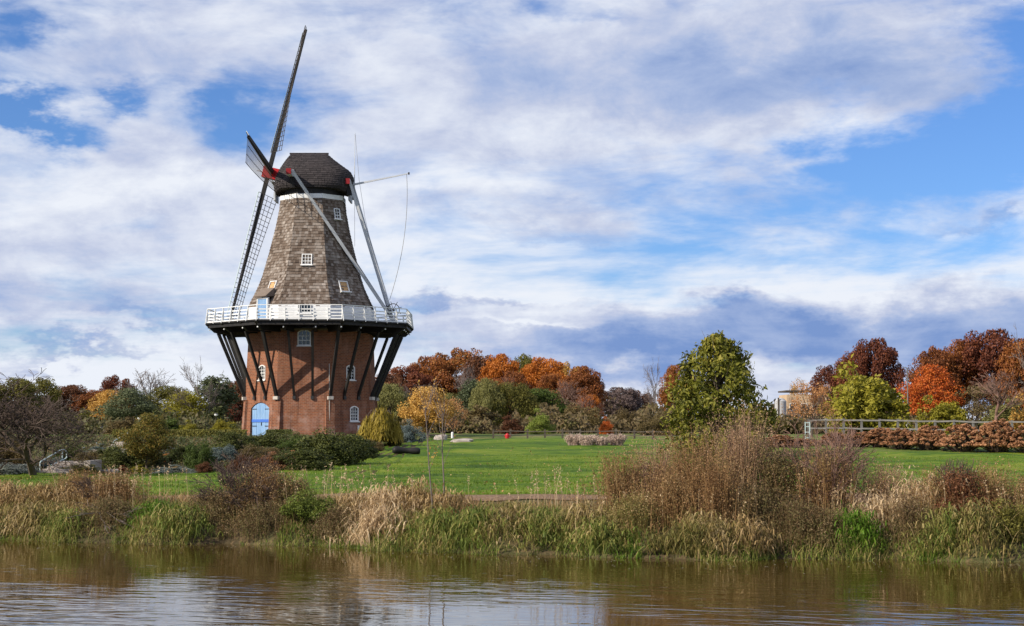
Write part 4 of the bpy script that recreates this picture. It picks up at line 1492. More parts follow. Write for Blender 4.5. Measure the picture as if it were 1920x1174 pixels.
for (key, u, vt, Y, wd, mat, lab) in [
    ('bare0', 285, 697, 216, 92, M_TWIG, 'bare grey tree right of the dark red domed oak'),
    ('bare1', 388, 685, 196, 112, M_TWIG, 'larger bare grey tree left of the mill'),
    ('bare1', 1226, 685, 210, 80, M_TWIG, 'bare grey tree left of the big magnolia'),
    ('bare0', 872, 690, 222, 60, M_TWIG, 'bare grey tree in front of the tallest rust oak'),
    ('bare1', 972, 706, 220, 66, M_TWIGP, 'bare mauve tree below the olive-topped oak'),
    ('bare0', 1068, 716, 222, 70, M_TWIGP, 'bare mauve tree before the gold-tinged oak'),
    ('bare0', 1868, 700, 166, 110, M_TWIGP, 'half bare brown tree below the tallest right-hand oak'),
    ('bare1', 1940, 590, 150, 130, M_TWIG, 'bare grey tree leaning in at the right picture edge'),
    ('bare0', 778, 722, 226, 70, M_TWIG, 'bare grey tree between the pale willow and the fuller golden tree'),
    ('bare1', 1500, 745, 220, 60, M_TWIG, 'small bare tree before the beige building'),
    ('bare0', 1092, 742, 214, 70, M_TWIGP, 'low bare mauve tree above the brownish olive bush'),
]:
    tree('bare_tree', key, (mat, mat), u, vt, Y, wd, lab, 'tree', 'leafless trees in the distance')

# understorey that closes the view between the trunks
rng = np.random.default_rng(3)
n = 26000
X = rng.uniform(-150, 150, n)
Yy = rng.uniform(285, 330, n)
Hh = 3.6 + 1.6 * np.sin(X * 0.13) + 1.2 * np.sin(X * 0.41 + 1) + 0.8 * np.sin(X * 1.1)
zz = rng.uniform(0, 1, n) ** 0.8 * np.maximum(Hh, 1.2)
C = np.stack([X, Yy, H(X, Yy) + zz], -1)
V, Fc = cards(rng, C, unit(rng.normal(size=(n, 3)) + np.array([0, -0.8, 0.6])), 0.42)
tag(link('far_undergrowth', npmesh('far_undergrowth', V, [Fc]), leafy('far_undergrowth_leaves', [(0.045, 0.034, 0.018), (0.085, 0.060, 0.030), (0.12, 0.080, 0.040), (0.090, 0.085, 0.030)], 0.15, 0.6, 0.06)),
    'dim brown undergrowth at the foot of the distant wood', 'undergrowth', kind='stuff')

def thicket(name, label, seed, x0, x1, y0, y1, hm, n, size, mat):
    rng = np.random.default_rng(seed)
    X = rng.uniform(x0, x1, n)
    Yy = rng.uniform(y0, y1, n)
    Hh = hm * (0.75 + 0.35 * np.sin(X * 0.5 + seed) + 0.25 * np.sin(X * 1.7 + 1) + 0.15 * np.sin(X * 4.1))
    C = np.stack([X, Yy, H(X, Yy) + rng.uniform(0, 1, n) ** 0.8 * np.maximum(Hh, hm * 0.25)], -1)
    V, Fc = cards(rng, C, unit(rng.normal(size=(n, 3)) + np.array([-0.3, -0.8, 0.6])), size)
    tag(link(name, npmesh(name, V, [Fc]), mat), label, 'undergrowth', kind='stuff')


L_THICK = leafy('thicket_leaves', [(0.050, 0.042, 0.018), (0.10, 0.075, 0.032), (0.15, 0.105, 0.050), (0.12, 0.12, 0.035)], 0.2, 0.6, 0.12)
thicket('thicket_undergrowth', 'brownish undergrowth behind the white fence', 11, 26, 75, 172, 186, 1.7, 14000, 0.22, L_THICK)
thicket('willow_undergrowth', 'olive undergrowth below the willows behind the far fence', 12, -14, 26, 176, 190, 2.6, 14000, 0.22, L_THICK)
thicket('garden_undergrowth', 'dim undergrowth behind the terrace hedge', 13, -75, -27, 165, 185, 2.0, 12000, 0.22, leafy('dim_green_thicket', [(0.035, 0.036, 0.014), (0.065, 0.065, 0.022), (0.10, 0.080, 0.030), (0.085, 0.10, 0.030)], 0.2, 0.6, 0.12))
# ================================================================== the garden before the mill
GG = 'shrubs and mounds of the mill garden'
for (key, mat, u, vb, vt, wd, name, lab) in [
    ('fine0', L_DARKG, 434, 850, 800, 92, 'conifer_shrub', 'dark spreading conifer left of the great blue door'),
    ('fine1', L_GREEN, 374, 884, 832, 58, 'dome_conifer', 'rounded yellow-green dome conifer at the lawn edge'),
    ('fine0', L_DARKG, 346, 868, 826, 88, 'conifer_shrub', 'dark conifer just left of the dome conifer'),
    ('fine1', L_DARKG, 246, 874, 836, 130, 'juniper_shrub', 'low dark juniper under the small orange garden tree'),
    ('fine0', L_DARKG, 196, 862, 836, 66, 'juniper_shrub', 'dark juniper between the second and third handrails'),
    ('fine1', L_DARKG, 128, 868, 836, 70, 'juniper_shrub', 'dark juniper right of the lower steps'),
    ('fine0', L_BLUEG, 300, 852, 832, 64, 'lavender_mound', 'blue-grey lavender mound below the clipped hedge'),
    ('fine1', L_BLUEG, 420, 866, 838, 58, 'lavender_mound', 'blue-grey lavender mound right of the dome conifer'),
    ('fine0', L_BLUEG, 186, 852, 834, 60, 'lavender_mound', 'blue-grey lavender mound beside the middle handrail'),
    ('fine1', L_BLUEG, 100, 884, 861, 62, 'lavender_mound', 'blue-green mound behind the lower handrail'),
    ('fine0', L_SILVER, 328, 888, 873, 90, 'silver_mound', 'silvery ground cover left of the dome conifer'),
    ('fine1', L_SILVER, 22, 888, 870, 100, 'silver_mound', 'silver-green edging plant left of the bare tree trunk'),
    ('fine0', L_OLIVE, 156, 890, 866, 80, 'low_shrub', 'low olive shrub right beside the lower steps'),
    ('fine1', L_OLBR, 168, 876, 848, 60, 'low_shrub', 'brown-green shrub with dry stalks above the olive one'),
    ('fine0', L_ORANGE, 318, 866, 848, 44, 'orange_perennial', 'orange perennial clump in the middle of the garden'),
    ('fine1', L_GOLD, 328, 887, 876, 26, 'yellow_perennial', 'small gold perennial at the lawn edge'),
    ('fine0', L_YELLG, 262, 887, 873, 46, 'yellow_perennial', 'yellow-green perennial beside the flat stone slab'),
    ('fine1', L_BROWNRED, 384, 888, 868, 36, 'red_perennial', 'red-brown perennial before the dome conifer'),
    ('fine0', L_RED, 232, 887, 874, 34, 'red_perennial', 'dark red perennial next to the flat stone slab'),
    ('fine1', L_BROWNRED, 468, 888, 858, 70, 'red_perennial', 'rusty perennial bed behind the bare bank shrub'),
    ('fine0', L_HYD, 512, 882, 850, 80, 'red_perennial', 'dusty pink-brown perennial before the big junipers'),
    ('fine1', L_OLBR, 486, 868, 838, 80, 'low_shrub', 'olive-brown twiggy shrub below the great blue door'),
    ('fine0', L_GREEN, 560, 852, 813, 80, 'juniper_shrub', 'olive green juniper in front of the brick front wall'),
    ('fine1', L_DARKG, 624, 872, 812, 136, 'juniper_shrub', 'largest dark juniper right below the mill'),
    ('fine0', L_DARKG, 572, 880, 834, 120, 'juniper_shrub', 'dark juniper at the lawn edge below the mill'),
    ('fine1', L_DARKG, 668, 858, 820, 84, 'juniper_shrub', 'dark juniper at the right end of the juniper bed'),
    ('fine0', L_PEACH, 548, 866, 846, 40, 'orange_perennial', 'peach-orange perennial between the two junipers'),
    ('fine1', L_DARKG, 520, 842, 815, 120, 'low_shrub', 'dark low evergreen before the great blue door'),
    ('fine0', L_BLUEG, 764, 829, 790, 60, 'catmint_bush', 'grey-violet bush beside the weeping tree'),
    ('fine1', L_OLBR, 690, 846, 826, 60, 'low_shrub', 'brown low shrub below the weeping tree'),
    ('fine0', L_OLIVE, 738, 836, 812, 40, 'low_shrub', 'olive shrub between weeping tree and grey-violet bush'),
    ('fine1', L_OLBR, 12, 882, 812, 110, 'tall_perennial', 'tall tawny perennial at the left picture edge'),
    ('fine0', L_OLBR, -60, 884, 820, 110, 'tall_perennial', 'tall tawny perennial beyond the left picture edge'),
]:
    tree(name, key, mat, u, vt, 0, wd, lab, 'plant', GG, vbase=vb, zoff=-0.05)

tree('small_garden_tree', 'maple2', leafy('small_tree_leaves', [(0.075, 0.078, 0.014), (0.125, 0.125, 0.022), (0.25, 0.155, 0.028), (0.12, 0.14, 0.028), (0.34, 0.19, 0.034)]), 276, 778, 0, 98,
     'small round orange-green tree with a slim trunk in the garden', 'tree', vbase=884)
tree('spreading_bare_tree', 'spread0', (M_BARK, M_TWIGB), 66, 738, 0, 430, 'wide spreading bare tree at the foot of the garden steps', 'tree', vbase=892, rot=1.2)

# ---- low planting that fills the beds between the shrubs
rng = np.random.default_rng(44)
n = 52000
X_ = rng.uniform(-34, -8.5, n)
Y_ = rng.uniform(69, 131, n)
ok = (Y_ > np.interp(X_, lx, lfar) - 0.1) & (Y_ < 132 - 0.0 * X_)
X_, Y_ = X_[ok], Y_[ok]
n = len(X_)
pt = 0.5 + 0.5 * np.sin(X_ * 0.9 + 2.0 * np.sin(Y_ * 0.35)) * np.cos(Y_ * 0.5 + X_ * 0.3)
hh_ = 0.10 + 0.34 * pt * rng.uniform(0.3, 1, n)
Vb = blades(rng, np.stack([X_, Y_, H(X_, Y_) - 0.02], -1), hh_, 0.030 * rng.uniform(0.6, 1.6, n), rng.uniform(0, 6.28, n), rng.uniform(0.1, 0.9, n), rng.uniform(0, 0.8, n), 2)
Cc = np.stack([X_, Y_, H(X_, Y_) + hh_ * 0.8], -1)[::2]
Vc = cards(rng, Cc, unit(rng.normal(size=Cc.shape) + np.array([0, -0.4, 0.6])), 0.055)
V, Fl = join([Vb, Vc])
tag(link('garden_ground_cover', npmesh('garden_ground_cover', V, Fl), leafy('bed_plants', [(0.030, 0.034, 0.012), (0.060, 0.060, 0.020), (0.062, 0.085, 0.024), (0.085, 0.105, 0.030), (0.17, 0.095, 0.038), (0.12, 0.14, 0.10), (0.24, 0.15, 0.050)], 0.2, 0.6, 0.55)),
    'mixed low autumn planting filling the garden beds', 'ground cover', kind='stuff')

# weeping tree: curtains of drooping shoots from a bent crown
rng = np.random.default_rng(12)
g = hit(712, 836)
wt = empty('weeping_tree', g, 'small weeping yellow-green tree by the right wall of the mill', 'tree')
top = P(712, 764, g.y).z - g.z
sx = 36 / FPX * g.y
n = 1700
mounds = [(0.0, 0.0, 0.66, 1.0), (-0.52, -0.2, 0.50, 0.80), (0.52, 0.0, 0.52, 0.88), (0.15, -0.5, 0.50, 0.93), (-0.2, 0.5, 0.5, 0.9), (-0.85, -0.1, 0.30, 0.58), (0.88, -0.2, 0.28, 0.62)]
mi = rng.integers(0, len(mounds), n)
mm = np.array(mounds)[mi]
ang = rng.uniform(0, 2 * np.pi, n)
q_ = np.sqrt(rng.uniform(0.02, 1, n))
rr = mm[:, 2] * q_ * sx
tops = top * mm[:, 3] * (0.98 - 0.30 * q_ ** 2.6 + 0.06 * np.sin(ang * 5))
b0 = np.stack([mm[:, 0] * sx + np.cos(ang) * rr, mm[:, 1] * sx + np.sin(ang) * rr, tops], -1)
L = rng.uniform(0.35, 0.92, n) * tops
sh = []
for j in range(3):
    C = b0 + np.stack([np.cos(ang) * 0.08 * j, np.sin(ang) * 0.08 * j, -L * (j + 0.5) / 3], -1)
    Nn_ = unit(np.stack([np.cos(ang), np.sin(ang), np.full(n, 0.3)], -1) + rng.normal(size=(n, 3)) * 0.35)
    sh.append(cards(rng, C, Nn_, L / 5.0, 0.16, hang=0.93))
V, Fl = join(sh)
link('crown', npmesh('crown', V, Fl), L_WEEP, wt)
mb = MB().tube([(0, 0, -0.1), (0.06, 0, top * 0.45), (-0.05, 0.02, top * 0.86)], [0.09, 0.07, 0.04], 7)
for a in np.linspace(0, 6.0, 8):
    mb.tube([(-0.02, 0, top * 0.7), (math.cos(a) * sx * 0.45, math.sin(a) * sx * 0.45, top * 0.93), (math.cos(a) * sx * 0.9, math.sin(a) * sx * 0.9, top * 0.62)], [0.03, 0.02, 0.01], 4)
mb.build('trunk', M_BARK, wt)

# clipped hedge along the terrace
def hedge(u0, u1, Y, vt, thick, label, mat):
    a, b = P(u0, 800, Y), P(u1, 800, Y)
    L_ = b.x - a.x
    z0 = h((a.x + b.x) / 2, Y)
    ht = max(0.6, P((u0 + u1) / 2, vt, Y).z - z0)
    e = empty('clipped_hedge', ((a.x + b.x) / 2, Y, z0), label, 'hedge')
    n = int(L_ * 700)
    rg_ = np.random.default_rng(int(u0))
    X_ = rg_.uniform(-L_ / 2, L_ / 2, n)
    f = rg_.uniform(size=n)
    Yl = np.where(f < 0.6, -thick / 2, rg_.uniform(-thick / 2, thick / 2, n)) + rg_.normal(size=n) * 0.03
    Zl = np.where(f < 0.6, rg_.uniform(-0.1, ht, n), ht) + rg_.normal(size=n) * 0.03
    N_ = unit(np.stack([np.zeros(n), np.where(f < 0.6, -1.0, 0), np.where(f < 0.6, 0.2, 1.0)], -1) + rg_.normal(size=(n, 3)) * 0.6)
    V_, F_ = cards(rg_, np.stack([X_, Yl, Zl], -1), N_, 0.075)
    link('foliage', npmesh('foliage', V_, [F_]), mat, e)
    mbh = MB().box((0, 0, ht / 2 - 0.1), (L_ - 0.06, thick - 0.08, ht + 0.1))
    mbh.build('core', L_DARKG, e)


hedge(214, 462, 112, 819, 0.9, 'long clipped olive hedge on the terrace left of the mill', L_OLIVE)
hedge(500, 548, 131, 813, 0.8, 'short dark clipped hedge before the brick wall', L_DARKG)

# ---- stone steps and handrails
M_STEP = worn('warm_grey_stone', (0.30, 0.26, 0.23), (0.42, 0.37, 0.33), 3.0, 0.9, 0.2, 0.5)
M_RAIL = worn('galvanised_rail', (0.36, 0.46, 0.46), (0.50, 0.58, 0.58), 3.0, 0.4, 0.5)


def steps(u, vb, n, wdt, rise, tread, label):
    p = hit(u, vb)
    e = empty('stone_steps', p, label, 'steps')
    for i in range(n):
        MB().box((0.10 * i, i * tread + 0.6, i * rise + rise / 2 - 0.15), (wdt, 1.2, rise + 0.3 - 0.004 * i)).build('step', M_STEP, e)
    MB().box((wdt / 2 + 0.62, 1.6, n * rise / 2 - 0.05), (0.26, 1.9, n * rise + 0.2)).build('cheek_stone', M_STEP, e)
    return p


steps(98, 889, 5, 1.35, 0.10, 0.42, 'broad flight of stone steps beside the spreading bare tree')
steps(180, 857, 3, 1.2, 0.12, 0.45, 'short middle flight of stone steps in the garden')
steps(222, 842, 3, 1.2, 0.12, 0.45, 'uppermost short flight of stone steps below the hedge')


def rail(pts, Y0, label, extra=()):
    p0 = P(pts[0][0], pts[0][1], Y0)
    z0 = h(p0.x, p0.y)
    e = empty('handrail', (p0.x, p0.y, z0), label, 'handrail')
    for name, pp in [('rail_tube', pts)] + [('post', x) for x in extra]:
        q = [P(u, v, Y0 + dy) - Vector((p0.x, p0.y, z0)) for (u, v, dy) in pp]
        if name == 'post' or name == 'rail_tube':
            q[0].z = min(q[0].z, h(p0.x + q[0].x, p0.y + q[0].y) - z0) if name == 'post' or len(pp) > 2 else q[0].z
        MB().tube(q, 0.028, 8).build(name, M_RAIL, e)


rail([(75, 889, 0), (75, 868, 0), (77, 865, 0.1), (112, 845, 1.6), (118, 843, 1.8), (123, 844, 1.9), (125, 848, 1.9), (125, 858, 1.9), (121, 861, 1.8), (95, 873, 0.9)], 69.6,
     'pale metal handrail on the broad lower steps', [[(117, 874, 1.7), (117, 844, 1.7)]])
rail([(148, 862, 0), (149, 846, 0), (151, 843, 0.1), (158, 839, 0.6)], 83, 'short pale handrail left of the middle steps')
rail([(181, 862, 0), (181, 836, 0), (181, 830, 0)], 86, 'pale double handrail of the middle steps', [[(187, 846, 0.2), (187, 832, 0.2)], [(170, 853, 0), (187, 843, 0.2)]])
rail([(212, 850, 0), (212, 830, 0), (214, 827, 0.1), (241, 811, 1.6)], 92, 'pale handrail climbing to the terrace hedge')

# ---- stones, shelter, lamps
def rock(u, v, sx, sy, sz, seed, label, mat=None, Y=None):
    p = hit(u, v)
    rg_ = np.random.default_rng(seed)
    bmr = bmesh.new()
    bmesh.ops.create_icosphere(bmr, subdivisions=3, radius=1)
    off = rg_.normal(size=(8, 3))
    for vv in bmr.verts:
        c = vv.co
        k = 1 + 0.12 * math.sin(3 * c.x + off[0, 0]) + 0.12 * math.sin(4 * c.y + off[1, 0]) + 0.08 * math.sin(7 * c.z + 5 * c.x)
        q = [math.copysign(abs(a) ** 0.7, a) * k for a in c]
        vv.co = (q[0] * sx, q[1] * sy, q[2] * sz)
    mer = bpy.data.meshes.new('garden_stone')
    bmr.to_mesh(mer)
    bmr.free()
    return tag(link('garden_stone', mer, mat or M_STEP, None, (p.x, p.y, p.z + sz * 0.4)), label, 'stone', 'pale stones in the garden')


rock(206, 887, 0.50, 0.4, 0.12, 1, 'flat pale stone slab at the lawn edge')
rock(246, 838, 0.62, 0.4, 0.13, 2, 'pale flat stone below the hedge, nearest the upper handrail', M_CONC)
rock(292, 842, 0.45, 0.3, 0.12, 3, 'pale flat stone below the hedge near the lavender', M_CONC)
rock(340, 884, 0.25, 0.2, 0.12, 4, 'small pale stone beside the dome conifer')
rock(826, 826, 0.40, 0.3, 0.28, 5, 'grey boulder at the far end of the pale paving')
rock(866, 830, 0.75, 0.3, 0.16, 6, 'low tan kerb stone right of the pale paving')

e = P(188, 800, 185)
z0 = h(e.x, 185)
sh_ = empty('garden_shelter', (e.x, 185, z0), 'low open shelter with a blue-grey roof behind the handrails', 'shelter')
M_ROOF = worn('blue_grey_roof', (0.20, 0.22, 0.26), (0.32, 0.34, 0.38), 2.0, 0.5, 0.4)
M_DARKW = worn('dark_timber', (0.020, 0.017, 0.015), (0.045, 0.036, 0.030), 2.0, 0.8)
zr = P(188, 802, 185).z - z0
mb = MB().prism([(-2.3, -1.6, zr - 0.75), (-2.3, 0, zr), (-2.3, 1.6, zr - 0.75), (-2.3, 1.5, zr - 0.88), (-2.3, 0, zr - 0.13), (-2.3, -1.5, zr - 0.88)], (4.6, 0, 0))
mb.build('roof', M_ROOF, sh_)
for x in (-1.9, 0, 1.9):
    for y in (-1.2, 1.2):
        MB().box((x, y, (zr - 0.75) / 2), (0.14, 0.14, zr - 0.72)).build('post', M_DARKW, sh_)
MB().box((0, 1.25, 0.75), (3.6, 0.06, 1.3)).build('back_panel', M_DARKW, sh_)


def lamp(u, vt, Y, label):
    c = P(u, 800, Y)
    z0 = h(c.x, Y)
    hh = P(u, vt, Y).z - z0
    e = empty('garden_lamp', (c.x, Y, z0), label, 'lamp')
    MB().tube([(0, 0, -0.1), (0, 0, hh - 0.28)], [0.06, 0.04], 8).build('pole', M_DARKW, e)
    mb = MB()
    for i in range(6):
        za, zb_ = -0.22 + 0.07 * i, -0.22 + 0.07 * (i + 1)
        pass
    MB().tube([(0, 0, hh - 0.30), (0, 0, hh - 0.22), (0, 0, hh - 0.08), (0, 0, hh)], [0.06, 0.17, 0.19, 0.03], 12).build('globe', M_WHITE, e)
    MB().tube([(0, 0, hh - 0.01), (0, 0, hh + 0.06)], [0.22, 0.02], 12).build('lid', M_DARKW, e)


lamp(261, 782, 150, 'white globe lamp above the small orange garden tree')
lamp(191, 800, 170, 'white globe lamp beside the shelter roof')
lamp(405, 775, 160, 'white globe lamp before the dark evergreen near the mill')

# ---- on the lawn
g = hit(762, 853)
rgb = random.Random(4)
pts, rad = [], []
for i in range(15):
    t_ = i / 14
    pts.append(Vector((-0.72 + 1.44 * t_, -0.10 + 0.28 * t_ + 0.05 * math.sin(5 * t_), 0.26 - 0.06 * t_)))
    rad.append(0.17 * (1 + 0.12 * math.sin(9 * t_)) * min(1, 3.2 * math.sin(math.pi * (0.03 + 0.94 * t_)) ** 0.6) * (1 + 0.03 * (i % 2)) * (1.1 - 0.15 * t_))
MB().tube(pts, rad, 14).build('black_tube', M_BLACK, None, g, True)
tag(bpy.data.objects['black_tube'], 'short fat black tube lying on the lawn slope', 'tube')
# ================================================================== right-hand side: magnolia, hydrangeas, fences, far buildings
rng = np.random.default_rng(21)
YM = 84.0
cm = P(1346, 800, YM)
zm = h(cm.x, YM)
topm = P(1346, 634, YM).z - zm
mag = empty('magnolia_tree', (cm.x, YM, zm), 'big bushy green tree with large drooping leaves', 'tree')
cen, rad = [], []
while len(cen) < 360:
    z = rng.uniform(0.0, 1.0) ** 0.95
    prof_ = np.interp(z, [0, 0.12, 0.3, 0.5, 0.7, 0.85, 0.95, 1.0], [0.95, 1.0, 0.98, 0.88, 0.69, 0.47, 0.28, 0.09])
    a = rng.uniform(0, 2 * math.pi)
    r = prof_ * 2.80 * rng.uniform(0.15, 1.0) ** 0.5 * (1 + 0.10 * math.sin(3 * a + 7 * z) + 0.09 * math.sin(7 * a + 15 * z))
    cen.append(np.array([math.cos(a) * r, math.sin(a) * r, z * topm]))
    rad.append(rng.uniform(0.28, 0.58) * (1.0 if z < 0.85 else 0.7))
C, N_ = [], []
for c, r in zip(cen, rad):
    k = int(rng.uniform(22, 36))
    d = unit(rng.normal(size=(k, 3)))
    C.append(c + d * r * rng.uniform(0.5, 1.15, (k, 1)))
    out_ = np.array([c[0], c[1], 0.4])
    N_.append(unit(d * 0.7 + unit(out_) * 0.8 + rng.normal(size=(k, 3)) * 0.5))
C, N_ = np.concatenate(C), np.concatenate(N_)
# each big leaf: a folded, tapering blade of four faces
n = len(C)
T_ = unit(rng.normal(size=(n, 3)) * 0.75 + np.array([0, 0, -0.6]) + N_ * 0.3)
B_ = unit(np.cross(N_, T_))
Nf = np.cross(T_, B_)
s_ = rng.uniform(0.085, 0.175, (n, 1))
V = np.stack([C - T_ * s_, C - T_ * s_ * 0.2 + B_ * s_ * 0.42 + Nf * s_ * 0.12, C + T_ * s_ * 0.45 + B_ * s_ * 0.30 + Nf * s_ * 0.06,
              C + T_ * s_ * 1.1 - Nf * s_ * 0.25, C + T_ * s_ * 0.45 - B_ * s_ * 0.30 + Nf * s_ * 0.06, C - T_ * s_ * 0.2 - B_ * s_ * 0.42 + Nf * s_ * 0.12, C + T_ * s_ * 0.1 - Nf * s_ * 0.05], 1).reshape(-1, 3)
b_ = (np.arange(n) * 7)[:, None]
Fm = np.concatenate([b_ + np.array(q) for q in ((0, 1, 6), (0, 6, 5))])
Fq = np.concatenate([b_ + np.array(q) for q in ((1, 2, 3, 6), (6, 3, 4, 5))])
link('crown', npmesh('crown', V, [Fm, Fq]), L_MAG, mag)
mb = MB().tube([(0, 0, -0.2), (0.05, 0, topm * 0.3), (0, 0.05, topm * 0.6), (0.03, 0, topm * 0.97)], [0.20, 0.15, 0.09, 0.02], 8)
for c in cen[:90]:
    s0 = Vector((0, 0, max(0.3, c[2] * 0.6)))
    e_ = Vector(c)
    mb.tube([s0, s0.lerp(e_, 0.5) + Vector((0, 0, -0.1)), e_], [0.06, 0.035, 0.012], 4, cap=False)
for i in range(26):
    a = rng.uniform(0, 6.28)
    z = rng.uniform(0.62, 0.98)
    r = np.interp(z, [0.5, 0.7, 0.85, 1], [2.3, 1.8, 1.2, 0.3])
    p = Vector((math.cos(a) * r, math.sin(a) * r, z * topm))
    q = p + Vector((math.cos(a) * 0.25, math.sin(a) * 0.25, rng.uniform(0.35, 0.75)))
    mb.tube([p, p.lerp(q, 0.5) + Vector((0.03, 0, 0)), q], [0.012, 0.009, 0.005], 3)
mb.build('trunk', M_BARK, mag)

# ---- dry hydrangeas in a row
def hydrangea_mesh(seed, nh):
    rg_ = np.random.default_rng(seed)
    hc = []
    for _ in range(nh):
        a = rg_.uniform(0, 6.28)
        r = math.sqrt(rg_.uniform(0, 1)) * 0.5
        z = (0.98 - 0.9 * (r / 0.5) ** 2.4) * rg_.uniform(0.35, 1.0) ** 0.45
        hc.append(np.array([math.cos(a) * r, math.sin(a) * r, max(z, 0.24)]))
    parts = []
    for c in hc:
        k = 34
        d = unit(rg_.normal(size=(k, 3)))
        parts.append(cards(rg_, c + d * np.array([0.055, 0.055, 0.052]), unit(d + rg_.normal(size=(k, 3)) * 0.3), 0.024, 0.8))
    V_, F_ = join(parts)
    mb_ = MB()
    for c in hc:
        mb_.tube([(c[0] * 0.25, c[1] * 0.25, -0.02), (c[0] * 0.6, c[1] * 0.6, c[2] * 0.55), tuple(c)], [0.010, 0.008, 0.006], 3, cap=False)
    lf = cards(rg_, np.stack([rg_.normal(size=260) * 0.2, rg_.normal(size=260) * 0.2, rg_.uniform(0.05, 0.7, 260)], -1), unit(rg_.normal(size=(260, 3))), 0.035, 0.5, 0.4)
    return npmesh('flower_heads', V_, F_), mb_.mesh('stems'), npmesh('leaves', lf[0], [lf[1]])


HYD = [hydrangea_mesh(s, 170) for s in (1, 2, 3)]
HL = [(1612, 806, 96, 62, 'brown dry hydrangea just right of the fence end panel'), (1652, 803, 95, 64, 'brown dry hydrangea below the broad yellow-green tree'),
      (1690, 801, 93, 64, 'brown dry hydrangea just left of the white pole'), (1742, 800, 92, 66, 'brown dry hydrangea below the scarlet maple'),
      (1804, 788, 90, 78, 'large dry hydrangea, second from the right, before the golden-yellow bush'), (1870, 788, 89, 76, 'largest dry hydrangea, last but one at the right picture edge'),
      (1930, 792, 88, 70, 'dry hydrangea cut by the right picture edge'), (1462, 816, 94, 62, 'rusty dry hydrangea right at the foot of the magnolia'),
      (1505, 820, 96, 60, 'small dry hydrangea left of the fence end panel'), (1565, 812, 97, 60, 'dim dry hydrangea behind the bare bank shrub'), (2000, 790, 88, 74, 'dry hydrangea beyond the right picture edge')]
for i, (u, vt, Y, wd, lab) in enumerate(HL):
    c = P(u, 800, Y)
    z0 = h(c.x, Y)
    e = empty('hydrangea_bush', (c.x, Y, z0), lab, 'bush', 'row of dry hydrangeas', rz=i * 1.3)
    w_ = wd * 1.22 / FPX * Y
    e.scale = (w_, w_, (P(u, vt, Y).z - z0) * (0.92, 1.06, 0.98, 1.1)[i % 4])
    hm, sm, lm = HYD[i % 3]
    link('flower_heads', hm, L_HYD, e)
    link('stems', sm, M_TWIGB, e)
    link('leaves', lm, L_OLBR, e)

# ---- pale plume grasses by the far fence
for i, (u, lab) in enumerate([(1076, 'pale pink plume grass, leftmost of the row by the far fence'), (1102, 'pale pink plume grass, second of the row by the far fence'),
                              (1128, 'pale pink plume grass, third of the row by the far fence'), (1156, 'pale pink plume grass next to the tall brown weeds')]):
    g = hit(u, 836)
    rg_ = np.random.default_rng(60 + i)
    n = 300
    a_ = rg_.uniform(0, 6.28, n)
    r_ = 0.40 * np.sqrt(rg_.uniform(0, 1, n))
    hg = (P(u, 813 + 3 * (i % 3), g.y).z - g.z) * rg_.uniform(0.5, 1.1, n) * np.exp(-1.6 * r_ ** 2)
    b_ = np.stack([np.cos(a_) * r_, np.sin(a_) * r_, np.zeros(n) - 0.03], -1)
    le = rg_.uniform(0.05, 0.45, n)
    tips = b_ + np.stack([np.cos(a_) * hg * le, np.sin(a_) * hg * le, hg * 0.92], -1)
    cc = np.repeat(tips, 5, 0) + rg_.normal(size=(5 * n, 3)) * np.array([0.03, 0.03, 0.06])
    V, Fl = join([blades(rg_, b_, hg, np.full(n, 0.022), a_, le, np.full(n, 0.06), 3), cards(rg_, cc, unit(rg_.normal(size=cc.shape)), 0.05, 0.4, 0.4)])
    tag(link('plume_grass', npmesh('plume_grass', V, Fl), L_PINK, None, g), lab, 'plant', 'pale plume grasses')

# ---- fences
M_FENCEW = worn('grey_white_rail', (0.11, 0.105, 0.10), (0.20, 0.19, 0.18), 2.0, 0.7, 0.2, 0.3)
M_FENCED = worn('weathered_rail', (0.055, 0.046, 0.038), (0.12, 0.10, 0.085), 2.0, 0.85, 0.15, 0.4)


def fence(pts, npost, hts, ph, mat, label, rw=0.13):
    p0 = P(pts[0][0], 800, pts[0][1])
    z0 = h(p0.x, pts[0][1])
    e = empty('rail_fence', (p0.x, pts[0][1], z0), label, 'fence')
    p1 = P(pts[1][0], 800, pts[1][1])
    P_ = []
    for i in range(npost):
        t_ = i / (npost - 1)
        x, y = p0.x + (p1.x - p0.x) * t_, pts[0][1] + (pts[1][1] - pts[0][1]) * t_
        P_.append(Vector((x, y, h(x, y))) - Vector((p0.x, pts[0][1], z0)))
    rg_ = random.Random(npost)
    for q in P_:
        MB().box(q + Vector((0, 0, ph / 2 - 0.1)), (0.13, 0.13, ph + 0.2)).build('post', mat, e)
    for a, b in zip(P_[:-1], P_[1:]):
        for ht in hts:
            dz = rg_.uniform(-0.02, 0.02)
            MB().beam(a + Vector((0, -0.09, ht + dz)), b + Vector((0, -0.09, ht - dz)), 0.045, rw).build('rail', mat, e)


